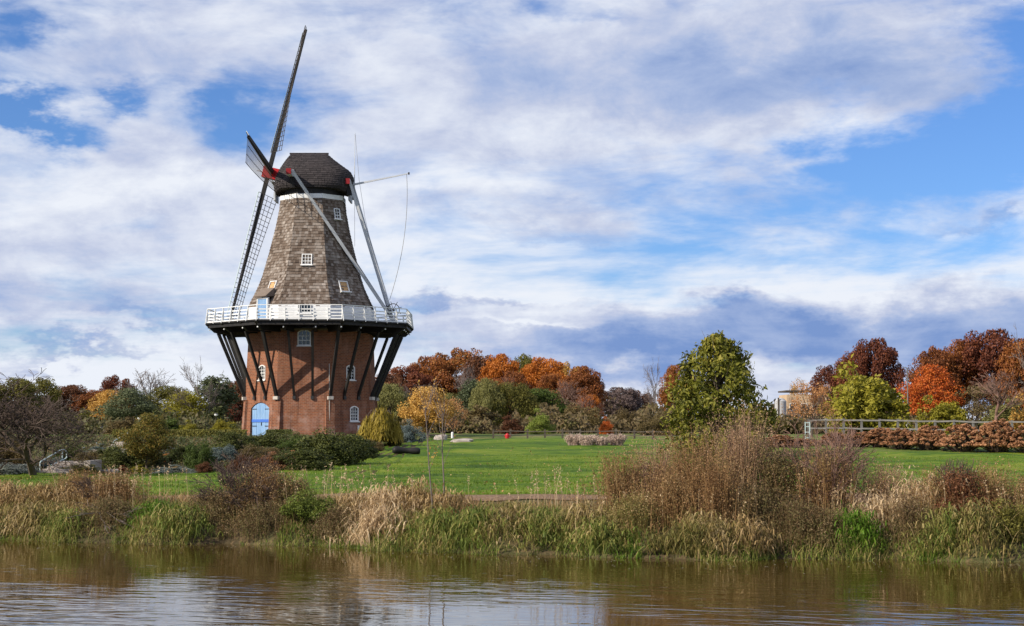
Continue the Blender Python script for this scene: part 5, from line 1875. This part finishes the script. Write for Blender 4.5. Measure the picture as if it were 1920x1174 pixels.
fence([(1516, 108), (2010, 100)], 15, (0.80, 1.34), 1.45, M_FENCEW, 'grey-white two-rail fence behind the hydrangeas', 0.10)
fence([(925, 119), (1330, 112)], 13, (0.30, 0.58), 0.74, M_FENCED, 'plain weathered rail fence along the far side of the lawn', 0.06)
c = P(1514, 800, 101)
z0 = h(c.x, 101)
e = empty('fence_end_panel', (c.x, 101, z0), 'narrow pale teal ladder-like panel at the left end of the white fence', 'panel')
for x in (-0.14, 0.14):
    MB().box((x, 0, 0.65), (0.06, 0.06, 1.5)).build('upright', M_RAIL, e)
for z in (0.4, 0.75, 1.1, 1.35):
    MB().box((0, 0, z), (0.22, 0.04, 0.05)).build('rung', M_RAIL, e)
g = hit(848, 822)
po = MB().tube([(0, 0, -0.1), (0, 0, 0.42), (0, 0, 0.47)], [0.09, 0.09, 0.04], 10).build('white_marker_post', M_WHITE, None, g)
tag(po, 'short white marker post at the far end of the lawn', 'post')
g = hit(951, 823)
hy = empty('red_marker', g, 'small red marker standing at the far lawn edge', 'marker')
MB().tube([(0, 0, -0.05), (0, 0, 0.26), (0, 0, 0.33), (0, 0, 0.38)], [0.14, 0.14, 0.11, 0.03], 10).build('barrel', M_RED, hy)
MB().tube([(-0.2, 0, 0.2), (0.2, 0, 0.2)], 0.05, 8).build('outlet', M_RED, hy)

# ---- tall pole
c = P(1703, 800, 170)
z0 = h(c.x, 170)
hp = P(1703, 690, 170).z - z0
e = empty('tall_pole', (c.x, 170, z0), 'tall thin white pole between the dark red and the rust oaks', 'pole')
MB().tube([(0, 0, -0.2), (0, 0, hp)], [0.09, 0.06], 8).build('shaft', M_FENCEW, e)
MB().box((0, 0, 0.55), (0.34, 0.34, 1.1)).build('footing', M_CONC, e)
MB().tube([(0, 0, hp), (-0.25, 0, hp + 0.05), (-0.5, 0, hp - 0.02)], 0.04, 6).build('arm', M_FENCEW, e)

# ---- far buildings between the trees
M_BEIGE = worn('beige_wall', (0.46, 0.33, 0.21), (0.53, 0.39, 0.25), 0.4, 0.85, 0.2)
M_TANK = worn('white_tank_paint', (0.44, 0.44, 0.44), (0.36, 0.36, 0.37), 0.5, 0.5, 0.3)
YB = 268.0
a = P(1464, 800, YB)
z0 = h(a.x, YB)
r_ = 11 / FPX * YB
ht = P(1464, 746, YB).z - z0
e = empty('white_tank', (a.x, YB, z0), 'round pale tank beyond the trees, right of the big bushy green tree', 'tank')
MB().tube([(0, 0, -0.5), (0, 0, ht - 0.6)], r_, 28).build('shell', M_TANK, e, smooth=False)
MB().tube([(0, 0, ht - 0.6), (0, 0, ht - 0.15), (0, 0, ht)], [r_ * 1.03, r_ * 0.6, 0.1], 28).build('roof', M_TANK, e)
MB().box((-r_ * 0.5, -r_ * 0.92, ht / 2), (0.25, 0.15, ht)).build('ladder', M_FENCED, e)
a, b = P(1480, 800, YB), P(1566, 800, YB)
ht = P(1520, 735, YB).z - z0
e = empty('beige_building', ((a.x + b.x) / 2, YB + 3, h((a.x + b.x) / 2, YB + 3)), 'flat-roofed beige building beyond the peach-orange tree', 'building')
L_ = b.x - a.x
MB().box((0, 3, ht / 2 - 0.3), (L_, 8, ht)).build('wall', M_BEIGE, e)
MB().box((0, 3, ht + 0.3), (L_ + 0.3, 8.3, 0.25)).build('roof', M_FENCED, e)
for i in range(4):
    wn = MB().box((-L_ / 2 + L_ * (i + 0.5) / 4, -1.04, ht * 0.62), (1.1, 0.12, 1.2)).build('window', M_WHITE, e)
    MB().box((-L_ / 2 + L_ * (i + 0.5) / 4, -1.11, ht * 0.62), (0.9, 0.03, 1.0)).build('pane', M_GLASS, wn)
# ================================================================== plants of the canal bank
def bankpt(u, s):
    """the place on the far bank under pixel column u, s metres in from the water's edge"""
    Y = 40.0
    for _ in range(6):
        x = (u - UC) / FPX * Y
        Y = float(shore(x)) + s
    return (u - UC) / FPX * Y, Y


def frompx(u, s, vt, wpx):
    x, y = bankpt(u, s)
    z = h(x, y)
    return x, y, z, max(0.3, P(u, vt, y).z - z), wpx / FPX * y / 2


def base_pts(rng, n, x, y, z, rad, flat=0.75):
    a = rng.uniform(0, 2 * np.pi, n)
    f = np.minimum(np.abs(rng.normal(size=n)) * 0.62, 1.55)      # thins out towards the edge, no hard rim
    r = rad * f
    bx, by = np.cos(a) * r, np.sin(a) * r * flat
    by = np.maximum(by, shore(x + bx) + 0.02 - y)
    return np.stack([bx, by, H(x + bx, y + by) - z - 0.04], -1), a, f


def reed(seed, x, y, z, ht, rad, n, droop=0.5, w=0.022, stalks=0.25):
    rng = np.random.default_rng(seed)
    b, a, f = base_pts(rng, n, x, y, z, rad)
    hg = ht * rng.uniform(0.5, 1.12, n) * np.exp(-0.42 * f ** 2)
    lean = rng.uniform(0.05, 0.75, n) * (0.45 + f)
    az = a + rng.normal(size=n) * 0.9
    parts = [blades(rng, b, hg, w * rng.uniform(0.6, 1.5, n), az, lean, droop * rng.uniform(0.3, 1.2, n), 5)]
    # arching leaves that leave the stems half-way and hang over
    m = int(n * 1.1)
    k = rng.integers(0, n, m)
    t_ = rng.uniform(0.3, 0.9, m)
    st = b[k] + np.stack([np.cos(az[k]), np.sin(az[k]), np.zeros(m)], -1) * (hg[k] * lean[k] * t_ ** 1.8)[:, None] + np.array([0, 0, 1.0]) * (hg[k] * t_ * 0.9)[:, None]
    parts.append(blades(rng, st, rng.uniform(0.18, 0.42, m), w * rng.uniform(0.8, 1.7, m), rng.uniform(0, 6.28, m), rng.uniform(0.6, 1.2, m), rng.uniform(0.9, 2.0, m), 4))
    return join(parts)


def weed(seed, x, y, z, ht, rad, n, fuzz=16, size=0.022):
    rng = np.random.default_rng(seed)
    b, a, f = base_pts(rng, n, x, y, z, rad)
    hg = ht * 1.08 * rng.uniform(0.55, 1.1, n) * np.exp(-0.30 * f ** 2)
    lean = rng.uniform(0.02, 0.30, n)
    az = a + rng.normal(size=n)
    parts = [blades(rng, b, hg, 0.012 * rng.uniform(0.7, 1.5, n), az, lean, np.zeros(n) + 0.03, 4)]
    k = np.repeat(np.arange(n), fuzz)
    t_ = rng.uniform(0.30, 1.0, len(k)) ** 0.8
    up_ = t_ * hg[k]
    C = b[k] + np.stack([np.cos(az[k]), np.sin(az[k]), np.zeros(len(k))], -1) * (hg[k] * lean[k] * t_ ** 1.8)[:, None]
    C[:, 2] += up_ * 0.97
    C += rng.normal(size=C.shape) * np.array([0.055, 0.055, 0.03])
    parts.append(cards(rng, C, unit(rng.normal(size=C.shape)), size, 0.45))
    return join(parts)


def leafbush(seed, x, y, z, ht, rad, n, size=0.03):
    rng = np.random.default_rng(seed)
    cen = []
    for _ in range(26):
        d = unit(rng.normal(size=3))
        d[2] = abs(d[2])
        f = rng.uniform(0.4, 0.9)
        cen.append(np.array([d[0] * rad * f, d[1] * rad * f * 0.8, d[2] * f * ht]))
    parts = [clumps_cards(rng, cen, rng.uniform(0.16, 0.34, 26) * ht, n // 26, size, 0.5, 0.9)]
    b, a, f = base_pts(rng, 90, x, y, z, rad * 0.6)
    parts.append(blades(rng, b, ht * rng.uniform(0.6, 1.05, 90), np.full(90, 0.012), a, rng.uniform(0.1, 0.4, 90), np.zeros(90), 3))
    return join(parts)


def shrub(seed, ht, wide, stems, maxlev, rmin, lean=0.5, mat=None):
    rng = np.random.default_rng(seed)
    tubes = []
    for i in range(stems):
        a = 2 * math.pi * i / stems + rng.uniform(-0.3, 0.3)
        d = Vector((math.cos(a) * lean * rng.uniform(0.3, 1.2), math.sin(a) * lean * rng.uniform(0.3, 1.2), 1)).normalized()
        grow(rng, tubes, Vector((math.cos(a) * 0.08, math.sin(a) * 0.08, -0.1)), d, rng.uniform(0.35, 0.5), 0.013, 0, maxlev, 0.13, 0.03, (4, 4, 3, 3), R(34), 0.66)
    zmax = max(p.z for _, pts, _ in tubes for p in pts)
    wmax = max(max(abs(p.x), abs(p.y)) for _, pts, _ in tubes for p in pts)
    for _, pts, rad in tubes:
        for p in pts:
            p.z *= ht / zmax
            p.x *= wide / wmax
            p.y *= wide / wmax
    return tubes_to_mb(tubes, 0, 9, rmin)


L_BRIGHT2 = leafy('green_bank_bush_leaves', [(0.060, 0.070, 0.014), (0.10, 0.135, 0.020), (0.15, 0.19, 0.030), (0.22, 0.20, 0.05)])
BG = 'wild plants along the canal bank'
for i, (kind, mat, u, s, vt, wd, dens, name, lab) in enumerate([
    ('reed', B_TAN, 20, 3.0, 896, 130, 1.0, 'dry_grass_clump', 'tan dry grass clump at the left picture edge'),
    ('reed', B_TAN, 88, 2.4, 900, 120, 1.0, 'dry_grass_clump', 'tan dry grass clump below the spreading bare tree'),
    ('reed', B_OLIVE, 60, 1.1, 945, 150, 1.0, 'olive_grass_clump', 'olive grass at the water edge far left'),
    ('weed', B_BROWN, 150, 3.2, 884, 120, 1.0, 'brown_weed_clump', 'brown weed clump below the garden steps'),
    ('weed', B_BROWN, 222, 2.8, 886, 120, 1.0, 'brown_weed_clump', 'brown weed clump left of the bare earth gap'),
    ('weed', B_DKBR, 205, 1.3, 935, 110, 1.0, 'dark_weed_clump', 'dark brown weed clump above the fallen branches'),
    ('reed', B_GREEN, 130, 1.0, 955, 110, 0.8, 'green_grass_clump', 'green grass tuft between dry grass and dark weeds, left'),
    ('reed', B_VIVID, 290, 1.7, 938, 80, 0.9, 'green_grass_clump', 'bright green grass at the left of the bare earth gap'),
    ('reed', B_GREEN, 335, 1.0, 950, 120, 1.1, 'green_grass_clump', 'arching green grass between weeds and bare shrub, left'),
    ('weed', B_DKBR, 420, 1.4, 925, 110, 1.0, 'dark_weed_clump', 'dark weed clump at the left foot of the bare shrub'),
    ('weed', B_BROWN, 495, 2.2, 872, 130, 1.0, 'brown_weed_clump', 'brown weed clump around the bare shrub'),
    ('weed', B_DKBR, 492, 0.9, 945, 110, 0.9, 'dark_weed_clump', 'dark weed clump at the water below the bare shrub'),
    ('bush', L_OLBR, 550, 2.4, 888, 110, 1.0, 'leafy_bank_bush', 'olive-brown leafy bush right of the bare shrub'),
    ('bush', L_BRIGHT2, 592, 1.4, 905, 130, 1.3, 'leafy_bank_bush', 'green leafy bush right of the bare shrub'),
    ('weed', B_DKBR, 625, 0.9, 950, 80, 0.9, 'dark_weed_clump', 'dark weed clump between green bush and tan grass'),
    ('reed', B_TAN, 665, 2.2, 915, 110, 1.0, 'dry_grass_clump', 'tan dry grass right of the green leafy bush'),
    ('reed', B_PALE, 718, 2.4, 904, 110, 1.0, 'dry_grass_clump', 'pale dry grass left of the two slim saplings'),
    ('reed', B_TAN, 778, 2.6, 890, 110, 1.0, 'dry_grass_clump', 'tallest tan dry grass at the foot of the slim saplings'),
    ('reed', B_PALE, 700, 1.1, 948, 110, 0.9, 'dry_grass_clump', 'pale hanging grass over the water left of the saplings'),
    ('reed', B_TAN, 840, 2.6, 912, 80, 0.9, 'dry_grass_clump', 'tan dry grass right of the slim saplings'),
    ('reed', B_GREEN, 812, 1.0, 952, 110, 1.0, 'green_grass_clump', 'green grass at the water below the slim saplings'),
    ('reed', B_GREEN, 895, 1.3, 945, 120, 1.0, 'green_grass_clump', 'drooping green grass right of the saplings'),
    ('reed', B_OLIVE, 960, 1.6, 940, 120, 1.0, 'olive_grass_clump', 'olive grass in the middle of the bank'),
    ('reed', B_GREEN, 1020, 1.1, 955, 120, 1.0, 'green_grass_clump', 'drooping green grass just right of the bank middle'),
    ('reed', B_OLIVE, 1085, 1.7, 938, 110, 1.0, 'olive_grass_clump', 'olive grass left of the tall brown weeds'),
    ('reed', B_GREEN, 1120, 0.9, 965, 110, 0.9, 'green_grass_clump', 'green grass at the water left of the tall brown weeds'),
    ('weed', B_BROWN, 1165, 3.0, 846, 110, 1.1, 'brown_weed_clump', 'tall brown weeds, leftmost of the great weed thicket'),
    ('weed', B_PINKBR, 1228, 3.4, 826, 110, 1.1, 'brown_weed_clump', 'pinkish brown weeds, second of the great weed thicket'),
    ('weed', B_BROWN, 1296, 3.2, 806, 110, 1.2, 'brown_weed_clump', 'tall brown weeds in the middle of the great thicket'),
    ('weed', B_PINKBR, 1384, 3.3, 768, 118, 1.4, 'brown_weed_clump', 'tallest pinkish brown weeds before the magnolia'),
    ('weed', B_BROWN, 1340, 2.0, 850, 120, 1.1, 'brown_weed_clump', 'brown weeds in front of the tallest pinkish ones'),
    ('weed', B_BROWN, 1255, 1.8, 875, 120, 1.1, 'brown_weed_clump', 'lower brown weeds in front of the thicket middle'),
    ('weed', B_OLIVE, 1190, 1.6, 925, 110, 1.0, 'olive_weed_clump', 'olive weeds at the left front of the thicket'),
    ('weed', B_DKBR, 1415, 1.7, 905, 110, 1.0, 'dark_weed_clump', 'dark weeds in front of the right end of the thicket'),
    ('reed', B_OLIVE, 1300, 0.9, 960, 150, 0.9, 'olive_grass_clump', 'olive grass at the water below the great thicket'),
    ('reed', B_TAN, 1405, 0.9, 965, 110, 0.7, 'dry_grass_clump', 'tan grass hanging to the water below the tallest weeds'),
    ('bush', L_OLBR, 1462, 2.6, 826, 90, 1.0, 'leafy_bank_bush', 'olive-brown bush with few yellow leaves, left of the pink bare shrub'),
    ('weed', B_BROWN, 1545, 2.6, 838, 130, 1.0, 'brown_weed_clump', 'brown weeds round the pink bare shrub'),
    ('weed', B_DKBR, 1490, 1.2, 935, 120, 1.1, 'dark_weed_clump', 'dark weed clump at the water left of the green tuft'),
    ('weed', B_DKBR, 1550, 1.0, 950, 100, 1.0, 'dark_weed_clump', 'dark weed clump at the water below the pink bare shrub'),
    ('reed', B_VIVID, 1602, 1.1, 942, 80, 1.0, 'green_grass_clump', 'vivid green tuft left of the straw cascade'),
    ('reed', B_PALE, 1652, 1.7, 905, 100, 1.0, 'straw_cascade', 'pale straw grass cascading to the water'),
    ('reed', B_PALE, 1722, 2.9, 868, 90, 1.0, 'straw_grass_clump', 'pale straw grass standing above the straw cascade'),
    ('weed', B_DKBR, 1700, 1.2, 930, 100, 0.9, 'dark_weed_clump', 'dark weeds right of the straw cascade'),
    ('bush', L_BROWNRED, 1800, 2.5, 866, 120, 1.2, 'leafy_bank_bush', 'dark brown bush right of the pale straw grass'),
    ('weed', B_BROWN, 1855, 2.4, 868, 110, 1.0, 'brown_weed_clump', 'brown weeds right of the dark brown bush'),
    ('reed', B_GREEN, 1765, 1.0, 945, 120, 1.0, 'green_grass_clump', 'green grass at the water below the dark brown bush'),
    ('reed', B_OLIVE, 1830, 1.2, 930, 110, 0.9, 'olive_grass_clump', 'olive grass right below the dark brown bush'),
    ('bush', L_OLIVE, 1892, 1.3, 925, 90, 1.0, 'leafy_bank_bush', 'yellow-leaved bush near the right picture edge'),
    ('weed', B_BROWN, 1925, 2.6, 890, 110, 1.0, 'brown_weed_clump', 'brown weeds cut by the right picture edge'),
    ('weed', B_PINKBR, 1650, 3.0, 862, 110, 0.9, 'brown_weed_clump', 'pinkish weeds right of the pink bare shrub'),
    ('weed', B_BROWN, 1760, 2.8, 872, 100, 0.8, 'brown_weed_clump', 'brown weeds between pale straw grass and dark brown bush'),
    ('reed', B_TAN, -60, 2.2, 905, 130, 0.9, 'dry_grass_clump', 'tan dry grass beyond the left picture edge'),
    ('weed', B_BROWN, 2000, 2.2, 890, 130, 0.9, 'brown_weed_clump', 'brown weeds beyond the right picture edge'),
]):
    x, y, z, ht, rad = frompx(u, max(0.35, s - 0.55), vt, wd * 1.12)
    area = max(0.5, rad * rad)
    if kind == 'reed':
        V, Fl = reed(100 + i, x, y, z, ht * 1.08, rad, int(760 * area * dens), 0.55)
    elif kind == 'weed':
        V, Fl = weed(200 + i, x, y, z, ht, rad, int(470 * area * dens), 20, 0.021)
    else:
        V, Fl = leafbush(300 + i, x, y, z, ht, rad, int(5200 * dens))
    o = link(name, npmesh(name, V, Fl), mat, None, (x, y, z))
    tag(o, lab, 'shrub' if kind == 'bush' else 'plant', BG)

# ---- bare shrubs, fallen branches
for (u, s, vt, wd, stems, lev, mat, seed, lab) in [
    (465, 1.6, 838, 240, 18, 4, M_TWIGB, 5, 'bare brown multi-stemmed shrub on the bank in front of the garden'),
    (1550, 2.4, 732, 250, 15, 4, M_TWIGP, 6, 'bare pinkish shrub rising high on the bank before the yellow-green tree'),
    (1215, 2.8, 842, 130, 9, 4, M_TWIGP, 15, 'loose red-brown brush at the left of the great weed thicket'),
    (1300, 3.0, 822, 140, 9, 4, M_TWIGB, 16, 'loose brown brush in the middle of the great weed thicket'),
    (1385, 3.0, 780, 120, 9, 4, M_TWIGP, 17, 'tall loose brush among the tallest pinkish weeds'),
    (1800, 2.4, 856, 130, 8, 4, M_TWIGB, 18, 'loose brown brush in the dark brown bush at right'),
    (200, 2.2, 886, 130, 8, 4, M_TWIGB, 19, 'loose brown brush among the weeds below the garden steps'),
    (1440, 3.0, 812, 90, 6, 4, M_TWIGP, 9, 'small bare shrub between the tallest weeds and the pink bare shrub'),
    (410, 1.3, 905, 90, 7, 4, M_TWIGB, 7, 'small bare shrub left of the multi-stemmed one'),
]:
    x, y, z, ht, rad = frompx(u, s, vt, wd)
    o = shrub(seed, ht, rad, stems, lev, 0.0055).build('bare_shrub', mat, None, (x, y, z))
    tag(o, lab, 'shrub', 'bare shrubs on the bank')
x, y, z, ht, rad = frompx(205, 0.5, 960, 90)
rngb = np.random.default_rng(8)
tubes = []
for i in range(7):
    d = Vector((rngb.uniform(-1, 1), rngb.uniform(-0.7, 0.1), rngb.uniform(-0.25, 0.35))).normalized()
    grow(rngb, tubes, Vector((rngb.uniform(-0.3, 0.3), 0.2, 0.35)), d, 0.6, 0.016, 0, 2, 0.18, -0.02, (3, 2), R(35), 0.6)
tag(tubes_to_mb(tubes, 0, 9, 0.006).build('fallen_branches', M_TWIG, None, (x, y, z)), 'tangle of dead grey branches fallen towards the water', 'branches')

# ---- two slim saplings, nearly bare
for (u0, s, pts, n, seed, lab) in [
    (812, 1.5, [(812, 1004, 0), (810, 940, 0), (804, 870, 0.05), (800, 800, 0.1), (797, 765, 0.1)], 90, 31, 'slim bare sapling on the bank, left of the pair'),
    (834, 2.4, [(834, 955, 0), (832, 900, 0), (829, 840, 0.05), (830, 795, 0.1), (834, 768, 0.1)], 60, 32, 'slim bare sapling on the bank, right of the pair'),
]:
    x, y = bankpt(u0, s)
    z = h(x, y)
    O = Vector((x, y, z))
    e = empty('slim_sapling', O, lab, 'tree', 'pair of slim saplings on the bank')
    rg_ = np.random.default_rng(seed)
    tp = [P(u, v, y + dy) - O for u, v, dy in pts]
    tp[0].z = min(tp[0].z, -0.1)
    tubes = [(0, tp, list(np.linspace(0.024, 0.007, len(tp))))]
    ends = []
    for i in range(13):
        f = rg_.uniform(0.35, 0.98)
        k = min(int(f * (len(tp) - 1)), len(tp) - 2)
        p0 = tp[k].lerp(tp[k + 1], f * (len(tp) - 1) - k)
        a_ = rg_.uniform(0, 6.28)
        d = Vector((math.cos(a_) * 0.5, math.sin(a_) * 0.5, 1)).normalized()
        grow(rg_, tubes, p0, d, rg_.uniform(0.35, 0.75), 0.007, 1, 2, 0.08, 0.03, (2, 2), R(28), 0.55)
    for _, q, _r in tubes[1:]:
        ends += q[1:]
    tubes_to_mb(tubes, 0, 9, 0.003).build('trunk', M_TWIG, e)
    cc = np.array([tuple(ends[k]) for k in rg_.integers(0, len(ends), n)]) + rg_.normal(size=(n, 3)) * 0.03
    V, Fc = cards(rg_, cc, unit(rg_.normal(size=(n, 3))), 0.03, 0.55)
    link('leaves', npmesh('leaves', V, [Fc]), L_GOLD, e)

# ---- ground cover nobody could count
def cover(name, label, mat, seed, n, smin, smax, hmean, wid, xr=(-24, 24), power=1.0, dry=0.4, mask=None, nseg=3, bend=(0.1, 0.7)):
    rng = np.random.default_rng(seed)
    X_ = rng.uniform(xr[0], xr[1], n)
    S_ = smin + (smax - smin) * rng.uniform(0, 1, n) ** power
    hol = np.sin(X_ * 1.7 + 1.3) + np.sin(X_ * 0.63 + 0.4) + 0.6 * np.sin(X_ * 3.9)
    keep = (hol < 0.35) | (S_ > 1.5) | (rng.uniform(0, 1, n) < 0.12)        # dark hollows where nothing grows under the overhang
    X_, S_ = X_[keep], S_[keep]
    if mask is not None:
        k = mask(X_, S_, rng)
        X_, S_ = X_[k], S_[k]
    Y_ = shore(X_) + S_
    n = len(X_)
    hg = hmean * rng.uniform(0.4, 1.3, n) * (0.75 + 0.45 * np.sin(X_ * 1.3 + seed) * np.sin(S_ * 1.1 + X_ * 0.6))
    b = np.stack([X_, Y_, H(X_, Y_) - 0.02], -1)
    V_, F_ = blades(rng, b, hg, wid * rng.uniform(0.6, 1.5, n), rng.uniform(0, 6.28, n), rng.uniform(*bend, n), rng.uniform(0.0, dry, n), nseg)
    return tag(link(name, npmesh(name, V_, F_), mat), label, 'grass', kind='stuff')


cover('bank_grass', 'mixed green and olive grass covering the canal bank', B_GREEN, 1, 52000, -0.3, 2.6, 0.46, 0.017, power=1.3, dry=1.1, bend=(0.2, 1.0))
cover('dry_bank_grass', 'dry tan grass on the upper bank and along the path', B_TAN, 2, 34000, 0.6, 6.2, 0.32, 0.015, dry=1.2, bend=(0.2, 1.1))
cover('brown_bank_weeds', 'brown dead weeds between the clumps of the bank', B_BROWN, 3, 24000, 0.2, 3.6, 0.46, 0.013, dry=0.6)
cover('water_edge_grass', 'vivid low grass along the water edge', B_VIVID, 4, 26000, -0.45, 0.7, 0.26, 0.014, dry=0.7,
      mask=lambda X, S, r: r.uniform(0, 1, len(X)) < np.clip(0.30 + 0.35 * np.sin(X * 0.8) + 0.9 * np.exp(-((X - 4.5) / 2.0) ** 2) + 0.5 * np.exp(-((X - 10) / 2.2) ** 2) + 0.35 * np.exp(-((X + 1) / 3) ** 2), 0, 1))
rng = np.random.default_rng(77)                        # single wispy stalks that stand above the rest
n = 330
X_ = rng.choice([-10.5, -6.0, -3.9, 1.2, 4.5, 7.5, 10.5], n) + rng.normal(size=n) * 0.8
S_ = rng.uniform(0.8, 3.6, n)
Y_ = shore(X_) + S_
hg = rng.uniform(0.7, 1.25, n)
b_ = np.stack([X_, Y_, H(X_, Y_) - 0.02], -1)
az_ = rng.uniform(0, 6.28, n)
le = rng.uniform(0.02, 0.25, n)
k = np.repeat(np.arange(n), 14)
t_ = rng.uniform(0.72, 1.0, len(k))
C = b_[k] + np.stack([np.cos(az_[k]) * hg[k] * le[k] * t_ ** 1.8, np.sin(az_[k]) * hg[k] * le[k] * t_ ** 1.8, hg[k] * t_ * 0.98], -1) + rng.normal(size=(len(k), 3)) * 0.018
V, Fl = join([blades(rng, b_, hg, np.full(n, 0.010), az_, le, np.full(n, 0.02), 4), cards(rng, C, unit(rng.normal(size=C.shape)), 0.022, 0.5)])
tag(link('wispy_seed_stalks', npmesh('wispy_seed_stalks', V, Fl), B_PALE), 'thin pale seed stalks standing above the bank grass', 'grass', kind='stuff')
# lawn blades: only the near half, beyond that the material takes over
rng = np.random.default_rng(9)
n = 90000
X_ = rng.uniform(-22, 26, n)
Y_ = 49.4 + 34 * rng.uniform(0, 1, n) ** 1.5
ok = (Y_ < np.interp(X_, lx, lfar) - 0.1) & (Y_ > np.interp(X_, lx, lnear) - 0.25)
X_, Y_ = X_[ok], Y_[ok]
n = len(X_)
V, Fl = blades(rng, np.stack([X_, Y_, H(X_, Y_) + 0.02], -1), 0.075 * rng.uniform(0.5, 1.4, n), 0.020 * rng.uniform(0.6, 1.4, n), rng.uniform(0, 6.28, n), rng.uniform(0.2, 0.8, n), np.zeros(n), 2)
tag(link('lawn_grass', npmesh('lawn_grass', V, Fl), leafy('lawn_blades', [(0.050, 0.105, 0.008), (0.105, 0.180, 0.012), (0.18, 0.245, 0.024)], 0.3, 0.5, 0.25)), 'short mown grass of the lawn', 'grass', kind='stuff')
# fallen leaves and flecks afloat by the bank
rng = np.random.default_rng(10)
n = 420
X_ = rng.uniform(-16, 16, n)
Y_ = shore(X_) - 0.5 - rng.exponential(0.9, n)
V, Fc = cards(rng, np.stack([X_, Y_, np.full(n, 0.012)], -1), np.tile(np.array([0, 0, 1.0]), (n, 1)), 0.024, 0.7)
V[:, 2] = 0.012
tag(link('floating_leaves', npmesh('floating_leaves', V, [Fc]), leafy('floating_leaf', [(0.22, 0.16, 0.08), (0.42, 0.36, 0.26), (0.6, 0.58, 0.5)], 0.1)), 'pale fallen leaves floating near the bank', 'leaves', kind='stuff')

# leaves blown over the lawn
rng = np.random.default_rng(15)
n = 1500
X_ = rng.uniform(-20, 26, n)
Y_ = 50 + 60 * rng.uniform(0, 1, n) ** 1.4
ok = (Y_ < np.interp(X_, lx, lfar)) & (np.sin(X_ * 0.5 + 1) + np.sin(Y_ * 0.3 + X_ * 0.2) > -0.6)
X_, Y_ = X_[ok], Y_[ok]
n = len(X_)
V, Fc = cards(rng, np.stack([X_, Y_, H(X_, Y_) + 0.085], -1), unit(rng.normal(size=(n, 3)) * 0.4 + np.array([0, 0, 1.0])), 0.045, 0.7)
tag(link('fallen_leaves', npmesh('fallen_leaves', V, [Fc]), leafy('fallen_lawn_leaf', [(0.20, 0.10, 0.035), (0.34, 0.20, 0.07), (0.46, 0.34, 0.16)], 0.1)), 'scattered fallen leaves on the lawn', 'leaves', kind='stuff')
